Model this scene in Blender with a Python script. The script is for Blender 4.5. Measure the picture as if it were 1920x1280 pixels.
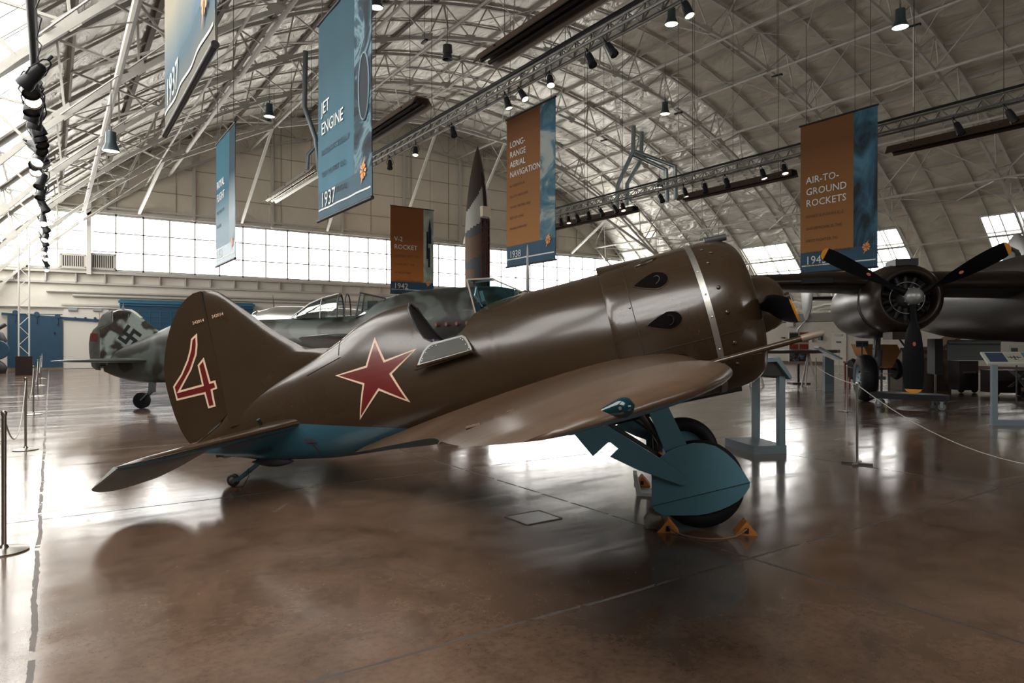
import bpy, bmesh, math, random
from mathutils import Vector, Matrix
from mathutils.bvhtree import BVHTree
from mathutils.geometry import tessellate_polygon
PI = math.pi
random.seed(7)
scene = bpy.context.scene
for o in list(bpy.data.objects):
    bpy.data.objects.remove(o)
COL = scene.collection

# ------------------------------------------------------------ camera
CAM_H = 1.49
YAW = math.radians(34.05)
cd = bpy.data.cameras.new('camera'); cam = bpy.data.objects.new('camera', cd); COL.objects.link(cam)
cd.lens = 24.0; cd.sensor_width = 36.0; cd.clip_end = 300
cam.location = (0, 0, CAM_H); cam.rotation_euler = (PI / 2, 0, -YAW)
scene.camera = cam

# ------------------------------------------------------------ world, light, exposure
EXPOSURE = -0.78
PANE = 16.0          # radiance of the daylit glazing
world = bpy.data.worlds.new('world'); scene.world = world; world.use_nodes = True
wn = world.node_tree.nodes['Background']
wn.inputs[0].default_value = (0.80, 0.90, 1.0, 1); wn.inputs[1].default_value = 1.0
scene.view_settings.view_transform = 'Standard'; scene.view_settings.look = 'None'
scene.view_settings.exposure = EXPOSURE; scene.view_settings.gamma = 1.0
scene.view_settings.use_curve_mapping = False
try:
    scene.cycles.use_denoising = True
    scene.cycles.max_bounces = 8; scene.cycles.diffuse_bounces = 4; scene.cycles.glossy_bounces = 4
    scene.cycles.transparent_max_bounces = 12
    scene.cycles.sample_clamp_indirect = 6.0
except Exception:
    pass

# ------------------------------------------------------------ helpers
CS, SN = math.cos(YAW), math.sin(YAW)
def W(lat, dep, z=0.0):
    """point given by sideways and forward distance from the camera foot"""
    return Vector((lat * CS + dep * SN, -lat * SN + dep * CS, z))
def WD(lat, dep):
    return Vector((lat * CS + dep * SN, -lat * SN + dep * CS, 0))
def frame_matrix(origin, ex, ez=Vector((0, 0, 1))):
    ex = ex.normalized(); ey = ez.cross(ex).normalized(); ez = ex.cross(ey)
    m = Matrix((ex, ey, ez)).transposed().to_4x4(); m.translation = origin
    return m

class MB:
    """collects pieces of geometry that become one mesh"""
    def __init__(s): s.v = []; s.f = []; s.m = []; s.cur = 0
    def add(s, vs, fs):
        n = len(s.v); s.v += [tuple(v) for v in vs]
        for f in fs: s.f.append(tuple(i + n for i in f)); s.m.append(s.cur)
        return s
    def box(s, c, d, rot=None):
        c = Vector(c); hx, hy, hz = d[0] / 2, d[1] / 2, d[2] / 2
        vs = [Vector((x, y, z)) for x in (-hx, hx) for y in (-hy, hy) for z in (-hz, hz)]
        if rot is not None: vs = [rot @ v for v in vs]
        return s.add([c + v for v in vs], [(0, 1, 3, 2), (4, 6, 7, 5), (0, 4, 5, 1), (2, 3, 7, 6), (0, 2, 6, 4), (1, 5, 7, 3)])
    def bar(s, p0, p1, w, h=None, up=(0, 0, 1)):
        p0 = Vector(p0); p1 = Vector(p1); d = p1 - p0
        if d.length < 1e-6: return s
        h = h or w; z = d.normalized(); u = Vector(up)
        if abs(z.dot(u)) > .98: u = Vector((1, 0, 0))
        x = z.cross(u).normalized() * w / 2; y = z.cross(x).normalized() * h / 2
        vs = [p + a * x + b * y for p in (p0, p1) for a, b in ((-1, -1), (1, -1), (1, 1), (-1, 1))]
        return s.add(vs, [(0, 1, 2, 3), (7, 6, 5, 4), (0, 4, 5, 1), (1, 5, 6, 2), (2, 6, 7, 3), (3, 7, 4, 0)])
    def cyl(s, p0, p1, r0, r1=None, n=16, caps=True):
        p0 = Vector(p0); p1 = Vector(p1); r1 = r0 if r1 is None else r1
        z = (p1 - p0).normalized(); u = Vector((0, 0, 1)) if abs(z.z) < .9 else Vector((1, 0, 0))
        x = z.cross(u).normalized(); y = z.cross(x)
        vs = [p + r * (math.cos(2 * PI * i / n) * x + math.sin(2 * PI * i / n) * y) for p, r in ((p0, r0), (p1, r1)) for i in range(n)]
        fs = [(i, (i + 1) % n, n + (i + 1) % n, n + i) for i in range(n)]
        if caps: fs += [tuple(range(n))[::-1], tuple(range(n, 2 * n))]
        return s.add(vs, fs)
    def tube(s, pts, r, n=8, closed=False):
        pts = [Vector(p) for p in pts]; rings = []; prev = None
        N = len(pts)
        for i, p in enumerate(pts):
            a = pts[(i - 1) % N] if (i > 0 or closed) else p; b = pts[(i + 1) % N] if (i < N - 1 or closed) else p
            t = (b - a).normalized()
            if prev is None:
                u = Vector((0, 0, 1)) if abs(t.z) < .9 else Vector((1, 0, 0)); x = t.cross(u).normalized()
            else:
                x = (prev - prev.dot(t) * t).normalized()
            prev = x; y = t.cross(x)
            rr = r[i] if isinstance(r, (list, tuple)) else r
            rings.append([p + rr * (math.cos(2 * PI * k / n) * x + math.sin(2 * PI * k / n) * y) for k in range(n)])
        return s.loft(rings, cap=not closed, closed=closed)
    def loft(s, rings, cap=True, closed=False, wrap=True):
        n = len(rings[0]); vs = [v for r in rings for v in r]; fs = []
        R = len(rings); 
        for j in range(R if closed else R - 1):
            for i in range(n if wrap else n - 1):
                a = j * n; b = ((j + 1) % R) * n; k = (i + 1) % n
                fs.append((a + i, a + k, b + k, b + i))
        if cap and not closed:
            fs.append(tuple(range(n))[::-1]); fs.append(tuple(range((R - 1) * n, R * n)))
        return s.add(vs, fs)
    def lathe(s, prof, origin=(0, 0, 0), axis=(0, 0, 1), n=24, cap=True):
        """prof: (radius, distance along axis)"""
        z = Vector(axis).normalized(); u = Vector((0, 0, 1)) if abs(z.z) < .9 else Vector((1, 0, 0))
        x = z.cross(u).normalized(); y = z.cross(x); o = Vector(origin)
        rings = [[o + h * z + r * (math.cos(2 * PI * k / n) * x + math.sin(2 * PI * k / n) * y) for k in range(n)] for r, h in prof]
        return s.loft(rings, cap=cap)
    def prism(s, poly, fn, d0, d1):
        """poly of 2-D points, fn(u, v, d) -> 3-D point"""
        n = len(poly); vs = [fn(u, v, d0) for u, v in poly] + [fn(u, v, d1) for u, v in poly]
        tri = tessellate_polygon([[Vector((u, v, 0)) for u, v in poly]])
        fs = [tuple(t) for t in tri] + [tuple(i + n for i in t)[::-1] for t in tri]
        fs += [(i, (i + 1) % n, n + (i + 1) % n, n + i) for i in range(n)]
        return s.add(vs, fs)
    def build(s, name, mats, parent=None, smooth=False, auto=None, recalc=True):
        me = bpy.data.meshes.new(name); me.from_pydata(s.v, [], s.f); me.update()
        mats = mats if isinstance(mats, (list, tuple)) else [mats]
        for m in mats: me.materials.append(m)
        me.polygons.foreach_set('material_index', s.m)
        if recalc:
            bm = bmesh.new(); bm.from_mesh(me); bmesh.ops.recalc_face_normals(bm, faces=bm.faces); bm.to_mesh(me); bm.free()
        if smooth:
            me.polygons.foreach_set('use_smooth', [True] * len(me.polygons))
            if auto is not None:
                try: me.set_sharp_from_angle(angle=math.radians(auto))
                except Exception: pass
        o = bpy.data.objects.new(name, me); COL.objects.link(o)
        if parent is not None: o.parent = parent
        return o

def tag(o, label=None, cat=None, group=None, kind=None):
    if label: o['label'] = label
    if cat: o['category'] = cat
    if group: o['group'] = group
    if kind: o['kind'] = kind
    return o
def empty(name, loc=(0, 0, 0), mat=None):
    o = bpy.data.objects.new(name, None); COL.objects.link(o); o.empty_display_size = .2
    if mat is not None: o.matrix_world = mat
    else: o.location = loc
    return o
def rename_plain(name): return name
def copy_tree(o, parent=None):
    c = o.copy(); COL.objects.link(c); c.parent = parent
    for ch in list(o.children): copy_tree(ch, c)
    return c
def struct(mb, name, mats, **k):
    o = mb.build(name, mats, **k); o['kind'] = 'structure'; return o
def catmull(pts, per=6):
    P = [Vector(p) for p in pts]; out = []
    for i in range(len(P) - 1):
        p0 = P[max(i - 1, 0)]; p1 = P[i]; p2 = P[i + 1]; p3 = P[min(i + 2, len(P) - 1)]
        for k in range(per):
            t = k / per
            out.append(.5 * ((2 * p1) + (p2 - p0) * t + (2 * p0 - 5 * p1 + 4 * p2 - p3) * t * t + (3 * p1 - p0 - 3 * p2 + p3) * t ** 3))
    out.append(P[-1]); return out
def interp(tab, x):
    """tab rows (x, a, b, ...) ; smooth (monotone-ish cubic) interpolation"""
    if x <= tab[0][0]: return list(tab[0][1:])
    if x >= tab[-1][0]: return list(tab[-1][1:])
    for i in range(len(tab) - 1):
        if tab[i][0] <= x <= tab[i + 1][0]: break
    a = tab[i]; b = tab[i + 1]; h = b[0] - a[0]; t = (x - a[0]) / h
    p = tab[i - 1] if i > 0 else a; q = tab[i + 2] if i + 2 < len(tab) else b
    out = []
    for k in range(1, len(a)):
        d = (b[k] - a[k]) / h
        dl = (a[k] - p[k]) / (a[0] - p[0]) if i > 0 else d
        dr = (q[k] - b[k]) / (q[0] - b[0]) if i + 2 < len(tab) else d
        ma = 0 if dl * d <= 0 else (2 * dl * d / (dl + d)); mb_ = 0 if dr * d <= 0 else (2 * dr * d / (dr + d))
        out.append((2 * t ** 3 - 3 * t * t + 1) * a[k] + (t ** 3 - 2 * t * t + t) * h * ma + (-2 * t ** 3 + 3 * t * t) * b[k] + (t ** 3 - t * t) * h * mb_)
    return out

# ------------------------------------------------------------ materials
MATS = {}
def mat(name, col, rough=.5, metal=0.0, coat=0.0, spec=None, emit=None, es=1.0, noise=None, bump=None, alpha=None, trans=0.0, coat_rough=.1):
    """noise=(scale, amount, second colour, coords-scale) ; bump=(scale, strength, distance)"""
    if name in MATS: return MATS[name]
    m = bpy.data.materials.new(name); m.use_nodes = True; nt = m.node_tree; N = nt.nodes; L = nt.links
    b = N['Principled BSDF']; b.inputs['Base Color'].default_value = (*col, 1)
    b.inputs['Roughness'].default_value = rough; b.inputs['Metallic'].default_value = metal
    b.inputs['Coat Weight'].default_value = coat; b.inputs['Coat Roughness'].default_value = coat_rough
    b.inputs['Transmission Weight'].default_value = trans
    if spec is None: spec = .5 if max(col) > .03 else .25
    b.inputs['Specular IOR Level'].default_value = spec
    if emit: b.inputs['Emission Color'].default_value = (*emit, 1); b.inputs['Emission Strength'].default_value = es
    if alpha is not None: b.inputs['Alpha'].default_value = alpha
    if noise or bump:
        tc = N.new('ShaderNodeTexCoord')
    if noise:
        mp = N.new('ShaderNodeMapping'); L.new(tc.outputs['Object'], mp.inputs[0])
        if len(noise) > 3: mp.inputs['Scale'].default_value = noise[3]
        nz = N.new('ShaderNodeTexNoise'); nz.inputs['Scale'].default_value = noise[0]; nz.inputs['Detail'].default_value = 6
        nz.inputs['Roughness'].default_value = .6
        L.new(mp.outputs[0], nz.inputs['Vector'])
        rp = N.new('ShaderNodeValToRGB'); rp.color_ramp.elements[0].position = .5 - noise[1]; rp.color_ramp.elements[1].position = .5 + noise[1]
        rp.color_ramp.elements[0].color = (*col, 1); rp.color_ramp.elements[1].color = (*noise[2], 1)
        L.new(nz.outputs['Fac'], rp.inputs[0]); L.new(rp.outputs[0], b.inputs['Base Color'])
    if bump:
        mp2 = N.new('ShaderNodeMapping'); L.new(tc.outputs['Object'], mp2.inputs[0])
        if len(bump) > 3: mp2.inputs['Scale'].default_value = bump[3]
        n2 = N.new('ShaderNodeTexNoise'); n2.inputs['Scale'].default_value = bump[0]; n2.inputs['Detail'].default_value = 4
        L.new(mp2.outputs[0], n2.inputs['Vector'])
        bp = N.new('ShaderNodeBump'); bp.inputs['Strength'].default_value = bump[1]; bp.inputs['Distance'].default_value = bump[2]
        L.new(n2.outputs['Fac'], bp.inputs['Height']); L.new(bp.outputs[0], b.inputs['Normal'])
    MATS[name] = m; return m

M_white_steel = mat('painted_steel', (.45, .44, .40), .5, noise=(3, .25, (.35, .335, .30)))
M_galv = mat('galvanised_duct', (.32, .38, .40), .32, .9)
M_black = mat('black_metal', (.012, .012, .014), .45)
M_dark = mat('dark_grey', (.03, .03, .032), .5)
M_chrome = mat('brushed_steel', (.55, .54, .51), .25, 1.0)
M_glass_pane = mat('daylight_glazing', (.9, .9, .9), .3, emit=(1, .975, .93), es=PANE)
M_mullion = mat('mullion', (.42, .42, .40), .5)
M_rubber = mat('tyre_rubber', (.006, .006, .007), .6, spec=.2)
M_lit = mat('lamp_glow', (1, .9, .75), .3, emit=(1, .82, .60), es=7)
M_olive = mat('olive_brown_paint', (.034, .0195, .0095), .25, coat=.35, coat_rough=.10, noise=(2.2, .2, (.027, .0155, .0075)), bump=(7, .06, .02))
M_olive_wing = mat('olive_brown_fabric', (.082, .048, .029), .33, coat=.15, coat_rough=.2, noise=(3, .22, (.058, .035, .021), (1, 3, 1)), bump=(5, .12, .02, (1, 4, 1)))
M_blue = mat('light_blue_underside', (.036, .118, .168), .42, coat=.1, noise=(3, .25, (.030, .102, .15)))
M_red = mat('red_marking', (.105, .007, .006), .35, coat=.3)
M_cream = mat('cream_outline', (.62, .44, .32), .45)
M_silver = mat('bare_aluminium', (.62, .62, .60), .32, 1.0)
M_prop = mat('propeller_black', (.004, .004, .005), .45, spec=.08)
M_yellow = mat('tip_yellow', (.50, .20, .015), .45)
# ============================================================ THE HANGAR
XR, ZC, R0 = 20.8, -14.05, 31.0
Y0, Y1 = -16.3, 44.6
def arc(s, y, r=R0):
    """s = sideways distance from the ridge measured on the outer shell radius"""
    a = math.asin(max(-1, min(1, s / R0)))
    return Vector((XR + r * math.sin(a), y, ZC + r * math.cos(a)))
def s_at_z(z, r=R0): return math.sqrt(r * r - (z - ZC) ** 2)

# ---- floor: polished brown concrete with saw joints
def floor_material():
    m = bpy.data.materials.new('polished_concrete'); m.use_nodes = True; nt = m.node_tree; N = nt.nodes; L = nt.links
    b = N['Principled BSDF']
    geo = N.new('ShaderNodeTexCoord'); sep = N.new('ShaderNodeSeparateXYZ'); L.new(geo.outputs['Object'], sep.inputs[0])
    def math_(op, a, c, d=None):
        n = N.new('ShaderNodeMath'); n.operation = op
        for i, x in enumerate((a, c, d)):
            if x is None: continue
            if isinstance(x, (int, float)): n.inputs[i].default_value = x
            else: L.new(x, n.inputs[i])
        return n.outputs[0]
    def noise(scale, detail=6, rough=.6, sc=(1, 1, 1), dist=0.0):
        mp = N.new('ShaderNodeMapping'); mp.inputs['Scale'].default_value = sc; L.new(geo.outputs['Object'], mp.inputs[0])
        n = N.new('ShaderNodeTexNoise'); n.inputs['Scale'].default_value = scale; n.inputs['Detail'].default_value = detail
        n.inputs['Roughness'].default_value = rough; n.inputs['Distortion'].default_value = dist; L.new(mp.outputs[0], n.inputs['Vector']); return n.outputs['Fac']
    def ramp(f, stops):
        r = N.new('ShaderNodeValToRGB'); e = r.color_ramp.elements
        e[0].position, e[0].color = stops[0][0], (*stops[0][1], 1); e[1].position, e[1].color = stops[-1][0], (*stops[-1][1], 1)
        for p, c in stops[1:-1]:
            k = e.new(p); k.color = (*c, 1)
        L.new(f, r.inputs[0]); return r.outputs[0]
    big = noise(.35, 5, .55, dist=.6); mid = noise(2.6, 8, .62, dist=.4); fine = noise(22, 5, .7)
    base = ramp(big, [(.3, (.080, .048, .031)), (.5, (.118, .073, .049)), (.72, (.158, .102, .071))])
    mx = N.new('ShaderNodeMixRGB'); mx.blend_type = 'MULTIPLY'; mx.inputs[0].default_value = .75; L.new(base, mx.inputs[1])
    L.new(ramp(mid, [(.32, (.52, .50, .48)), (.5, (.92, .92, .92)), (.7, (1.15, 1.15, 1.15))]), mx.inputs[2])
    mx2 = N.new('ShaderNodeMixRGB'); mx2.blend_type = 'MULTIPLY'; mx2.inputs[0].default_value = .5; L.new(mx.outputs[0], mx2.inputs[1])
    L.new(ramp(fine, [(.36, (.6, .6, .6)), (.5, (1, 1, 1)), (.66, (1.2, 1.2, 1.2))]), mx2.inputs[2])
    # joints
    wob = math_('MULTIPLY', math_('SUBTRACT', noise(1.3, 3), .5), .05)
    def joint(axis, off, period, w):
        x = math_('ADD', math_('SUBTRACT', sep.outputs[axis], off), wob)
        f = math_('ABSOLUTE', math_('SUBTRACT', math_('FRACT', math_('ADD', math_('DIVIDE', x, period), .5), 0), .5), 0)
        return math_('LESS_THAN', math_('MULTIPLY', f, period), w)
    jw = math_('ADD', math_('MULTIPLY', noise(9, 4), .026), .001)
    j1 = joint(0, -.075, 4.06, jw); j2 = joint(1, 2.97, 3.97, math_('MULTIPLY', jw, .9))
    j = math_('MAXIMUM', j1, j2)
    brk = math_('GREATER_THAN', noise(6, 4), .40)
    j = math_('MULTIPLY', j, brk)
    mx3 = N.new('ShaderNodeMixRGB'); L.new(j, mx3.inputs[0]); L.new(mx2.outputs[0], mx3.inputs[1]); mx3.inputs[2].default_value = (.055, .042, .034, 1)
    spk = ramp(noise(38, 2, .5), [(.70, (0, 0, 0)), (.73, (1, 1, 1))])
    mx4 = N.new('ShaderNodeMixRGB'); L.new(math_('MULTIPLY', spk, .45), mx4.inputs[0]); L.new(mx3.outputs[0], mx4.inputs[1]); mx4.inputs[2].default_value = (.20, .14, .10, 1)
    L.new(mx4.outputs[0], b.inputs['Base Color'])
    streak = noise(1.6, 7, .6, (.35, 1.5, 1), .5)
    rr = ramp(streak, [(.3, (.10, .10, .10)), (.55, (.17, .17, .17)), (.75, (.30, .30, .30))])
    L.new(math_('ADD', rr, math_('MULTIPLY', j, .4)), b.inputs['Roughness'])
    b.inputs['Specular IOR Level'].default_value = .75
    bp = N.new('ShaderNodeBump'); bp.inputs['Strength'].default_value = .10; bp.inputs['Distance'].default_value = .01
    L.new(math_('SUBTRACT', math_('ADD', math_('MULTIPLY', noise(3.5, 6, .55), .7), math_('MULTIPLY', fine, .06)), math_('MULTIPLY', j, 1.0)), bp.inputs['Height'])
    L.new(bp.outputs[0], b.inputs['Normal'])
    return m
M_floor = floor_material()
fl = MB().box((20.8, 14, -.1), (62, 66, .2)); struct(fl, 'floor', M_floor)

# ---- shell of crumpled foil-faced insulation
def foil(name, col, rough, metal, s):
    m = bpy.data.materials.new(name); m.use_nodes = True; N = m.node_tree.nodes; L = m.node_tree.links
    b = N['Principled BSDF']; b.inputs['Roughness'].default_value = rough; b.inputs['Metallic'].default_value = metal
    tc = N.new('ShaderNodeTexCoord')
    mp = N.new('ShaderNodeMapping'); mp.inputs['Scale'].default_value = (1.0, .45, 1.0); L.new(tc.outputs['Object'], mp.inputs[0])
    n1 = N.new('ShaderNodeTexNoise'); n1.inputs['Scale'].default_value = 1.5; n1.inputs['Detail'].default_value = 5; n1.inputs['Distortion'].default_value = .8
    L.new(mp.outputs[0], n1.inputs['Vector'])
    r = N.new('ShaderNodeValToRGB'); e = r.color_ramp.elements
    e[0].position = .3; e[0].color = (col[0] * .72, col[1] * .70, col[2] * .66, 1); e[1].position = .7; e[1].color = (*col, 1)
    L.new(n1.outputs['Fac'], r.inputs[0]); L.new(r.outputs[0], b.inputs['Base Color'])
    bp = N.new('ShaderNodeBump'); bp.inputs['Strength'].default_value = s; bp.inputs['Distance'].default_value = .35
    L.new(n1.outputs['Fac'], bp.inputs['Height']); L.new(bp.outputs[0], b.inputs['Normal'])
    return m
M_foil = foil('foil_insulation', (.76, .745, .69), .40, .35, 1.0)
M_board = foil('plain_insulation_board', (.47, .43, .36), .75, .0, .45)
SKY_R = [(28.5, 32.2), (20.94, 24.7), (12.9, 16.65), (5.0, 8.7)]
RIBS = [-15.9, -9.8, -3.9, 2.2, 8.2, 14.3, 20.1, 26.1, 32.3, 38.4, 44.3]
SKY_L = [(a + .45, b - .45) for a, b in zip(RIBS[:-1], RIBS[1:]) if a > -4.5]
sTop, sBot = s_at_z(8.35), s_at_z(5.6)
sTopL, sBotL = s_at_z(8.6), s_at_z(5.3)
def inv(s): return s
angs = sorted(set([3.0, s_at_z(0), -s_at_z(0), sTop, sBot, -sTopL, -sBotL] + [i * 1.55 for i in range(-17, 18)]))
ys = sorted(set([Y0, Y1] + [y for p in SKY_R + SKY_L for y in p] + [26.1, 2.0] + [Y0 + i * 3 for i in range(1, 20)]))
sh = MB(); idx = {}
for i, s in enumerate(angs):
    for j, y in enumerate(ys):
        idx[i, j] = len(sh.v); sh.v.append(tuple(arc(s, y)))
for i in range(len(angs) - 1):
    sm = (angs[i] + angs[i + 1]) / 2
    for j in range(len(ys) - 1):
        ym = (ys[j] + ys[j + 1]) / 2
        if sTop < sm < sBot and any(a < ym < b for a, b in SKY_R): continue
        if -sBotL < sm < -sTopL and any(a < ym < b for a, b in SKY_L): continue
        sh.f.append((idx[i, j], idx[i + 1, j], idx[i + 1, j + 1], idx[i, j + 1])); sh.m.append(1 if (ym < 26.1 and sm > 3) or ym < 2 else 0)
struct(sh, 'ceiling', [M_foil, M_board], smooth=True)

# ---- skylights on both flanks
wcount = [0]
def skylight(sa, sb, ya, yb):
    wcount[0] += 1
    fr = MB(); n = 5; k = 3
    for i in range(n):
        y = ya + (yb - ya) * i / (n - 1)
        pts = [arc(sa + (sb - sa) * t / 6, y, R0 - .04) for t in range(7)]
        for a, b_ in zip(pts, pts[1:]): fr.bar(a, b_, .10 if i in (0, n - 1) else .06, .1)
    for i in range(k + 1):
        s = sa + (sb - sa) * i / k
        fr.bar(arc(s, ya, R0 - .04), arc(s, yb, R0 - .04), .10 if i in (0, k) else .06, .1)
    w = struct(fr, 'window_%d' % wcount[0], M_mullion)
    pn = MB(); pn.loft([[arc(sa + (sb - sa) * t / 6, ya, R0 + .02), arc(sa + (sb - sa) * t / 6, yb, R0 + .02)] for t in range(7)], cap=False, wrap=False)
    p = pn.build('window_pane', M_glass_pane, parent=w)
for a, b_ in SKY_R: skylight(sTop, sBot, a, b_)
for a, b_ in SKY_L: skylight(-sTopL, -sBotL, a, b_)

# ---- end walls with their bands of glazing
M_wall = mat('painted_wall', (.68, .645, .58), .7, noise=(1.2, .25, (.60, .565, .50)), bump=(2.5, .15, .02))
M_wall_up = mat('insulated_gable', (.66, .61, .52), .8, noise=(.8, .25, (.56, .515, .435)), bump=(2.0, .5, .06, (.5, 1, 1)))
ZB, ZT = 5.45, 8.68
def arc_poly(za, zb, steps=40):
    """outline of the gable between two heights, following the vault"""
    pts = []
    if zb is None:
        s0 = s_at_z(za); ss = [s0 - 2 * s0 * i / steps for i in range(steps + 1)]
        pts = [(XR + s, ZC + math.sqrt(R0 * R0 - s * s)) for s in ss]
    else:
        sa, sb = s_at_z(za), s_at_z(zb)
        right = [(XR + math.sqrt(R0 ** 2 - (za + (zb - za) * i / 8 - ZC) ** 2), za + (zb - za) * i / 8) for i in range(9)]
        left = [(2 * XR - x, z) for x, z in right][::-1]
        pts = right + left
    return pts
def gable(y, side, sgn, full=True):
    lo = MB(); lo.prism(arc_poly(-.05, ZB), lambda u, v, d: Vector((u, y + d, v)), 0, .3 * sgn)
    hi_poly = arc_poly(ZT, None)
    lo.cur = 1; lo.prism(hi_poly, lambda u, v, d: Vector((u, y + d, v)), 0, .3 * sgn)
    w = struct(lo, 'wall_' + side, [M_wall, M_wall_up])
    wcount[0] += 1
    fr = MB(); x = XR - s_at_z(ZB) + .35; 
    xs = []
    k = 0
    x0 = 3.06 - 1.37 * 5
    while x0 + 1.37 * k < XR + s_at_z(ZB):
        xx = x0 + 1.37 * k; k += 1
        top = min(ZT, ZC + math.sqrt(max(0, R0 ** 2 - (xx - XR) ** 2)))
        if top > ZB + .2: fr.bar((xx, y - .03 * sgn, ZB), (xx, y - .03 * sgn, top), .085 if k % 4 else .14, .08)
    for z in (ZB + .04, ZB + 1.08, ZB + 2.15, ZT - .05):
        s = s_at_z(z); fr.bar((XR - s, y - .03 * sgn, z), (XR + s, y - .03 * sgn, z), .085, .065 if ZB + .5 < z < ZT - .5 else .14)
    wf = struct(fr, 'window_%d' % wcount[0], M_mullion)
    poly = arc_poly(ZB, ZT) if full else [(3, ZB), (17, ZB), (17, ZT), (3, ZT)]
    if not full:
        bl = MB(); bl.box((-1, y - .1, 7.0), (8, .2, 3.6)); bl.box((31, y - .1, 7.0), (28, .2, 3.6)); bl.build('blank_panel', M_wall_up, parent=wf)
    pn = MB(); pn.prism(poly, lambda u, v, d: Vector((u, y + .06 * sgn + d, v)), 0, .02 * sgn)
    pn.build('window_pane', M_glass_pane, parent=wf)
gable(Y1, 'end', 1)
gable(Y0, 'back', -1, False)  # unseen; glazing cut down with blank panels to limit light from behind

# ---- mouldings, ledge and pipes of the end wall
ntrim = [0]
def trim(mb, m, **k):
    ntrim[0] += 1
    return struct(mb, 'trim_%d' % ntrim[0], m, **k)
M_seam = mat('seam_strip', (.33, .28, .22), .8)  # plain darker strip for the gable seams and the door gap
M_trimw = mat('painted_trim', (.46, .44, .40), .6)
t = MB(); t.box((20, Y1 - .16, 5.30), (47, .32, .10)); t.box((20, Y1 - .08, 4.72), (47, .16, .12))
for i in range(34): t.box((-1.6 + 1.37 * i, Y1 - .12, 5.0), (.07, .22, .5))
trim(t, M_trimw)
t = MB()
for z in (4.22, 4.02): t.cyl((-.2 if z > 4.1 else 1.0, Y1 - .12, z), (42, Y1 - .12, z), .07, n=8)
trim(t, M_trimw)
t = MB(); t.cyl((-3, Y1 - .1, 3.36), (43, Y1 - .1, 3.36), .06, n=8); trim(t, M_trimw)
t = MB(); t.bar((-3, Y1 - .1, ZT + .1), (43.5, Y1 - .1, ZT + .1), .2, .16); t.bar((-3, Y1 - .22, ZT + .32), (43.5, Y1 - .22, ZT + .32), .10, .10); trim(t, M_trimw)
# gable seams and posts
t = MB()
for z in (10.2, 11.7, 13.2, 14.7):
    s = s_at_z(z) - .1; t.box((XR, Y1 - .02, z), (2 * s, .05, .035))
for i in range(-6, 7):
    x = XR + i * 3.05; top = ZC + math.sqrt(R0 ** 2 - (x - XR) ** 2) - .1
    if top > ZT + .4: t.box((x + .6, Y1 - .02, (ZT + top) / 2), (.03, .05, top - ZT))
trim(t, M_seam)
for i in range(-4, 5):
    x = XR + i * 4.57; top = ZC + math.sqrt(R0 ** 2 - (x - XR) ** 2) - 1.2
    t = MB(); t.box((x, Y1 - .14, (ZT + top) / 2), (.16, .24, top - ZT)); trim(t, M_trimw)
# low annex down the right flank
AX = 41.3
t = MB(); t.box((AX + .1, 14, 1.36), (.2, 61, 2.8)); struct(t, 'wall_right', mat('annex_wall', (.40, .375, .325), .7, noise=(1.0, .25, (.33, .31, .27))))
t = MB(); t.box((AX + 3.2, 14, 3.06), (6.6, 61, .54)); trim(t, mat('annex_parapet', (.16, .15, .135), .8))
t = MB(); t.box((AX - .02, 14, .09), (.06, 60, .18)); t.kind = 0
o = struct(t, 'baseboard_right', mat('red_skirting', (.07, .03, .022), .6))

# ---- curved trusses
def rib_mesh():
    m = MB(); S = s_at_z(.0) ; n = 30
    RO, RI = R0 - .12, R0 - 1.55
    ss = [-S + 2 * S * i / n for i in range(n + 1)]
    a0 = math.asin(S / R0); an = [-a0 + 2 * a0 * i / n for i in range(n + 1)]
    P = lambda a, r, y=0: Vector((XR + r * math.sin(a), y, ZC + r * math.cos(a)))
    for i in range(n):
        for r, w in ((RO, .14), (RI, .11)):
            m.bar(P(an[i], r), P(an[i + 1], r), w, .13)
        am = (an[i] + an[i + 1]) / 2
        m.bar(P(an[i], RO), P(am, RI), .05, .05); m.bar(P(am, RI), P(an[i + 1], RO), .05, .05)
        if i % 2 == 0: m.bar(P(an[i], RO), P(an[i], RI), .06)
        g = P(am, RI + .08); t = (P(am + .01, RI) - P(am - .01, RI)).normalized(); q = Vector((0, 1, 0)).cross(t)
        for sg in (-1, 1):
            m.add([g + t * .26 + Vector((0, .05 * sg, 0)) - q * .08, g + t * .12 + Vector((0, .05 * sg, 0)) + q * .2, g - t * .12 + Vector((0, .05 * sg, 0)) + q * .2, g - t * .26 + Vector((0, .05 * sg, 0)) - q * .08], [(0, 1, 2, 3)])
    return m
rib = None
for y in RIBS[:-1] + [Y1 - .35]:
    ntrim[0] += 1
    if rib is None: rib = struct(rib_mesh(), 'trim_%d' % ntrim[0], M_white_steel); rib.location.y = y
    else:
        c = rib.copy(); COL.objects.link(c); c.name = 'trim_%d' % ntrim[0]; c.location.y = y
# intermediate light arches between the trusses
sm = MB(); S = s_at_z(4.5); n = 28; a0 = math.asin(S / R0)
for i in range(n):
    a = -a0 + 2 * a0 * i / n; b_ = -a0 + 2 * a0 * (i + 1) / n
    sm.bar((XR + (R0 - .06) * math.sin(a), 0, ZC + (R0 - .06) * math.cos(a)), (XR + (R0 - .06) * math.sin(b_), 0, ZC + (R0 - .06) * math.cos(b_)), .05, .07)
first = None
for a, b_ in zip(RIBS[:-1], RIBS[1:]):
    for f in (.333, .667):
        ntrim[0] += 1; y = a + (b_ - a) * f
        if first is None: first = struct(sm, 'trim_%d' % ntrim[0], M_white_steel); first.location.y = y
        else:
            c = first.copy(); COL.objects.link(c); c.name = 'trim_%d' % ntrim[0]; c.location.y = y
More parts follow.
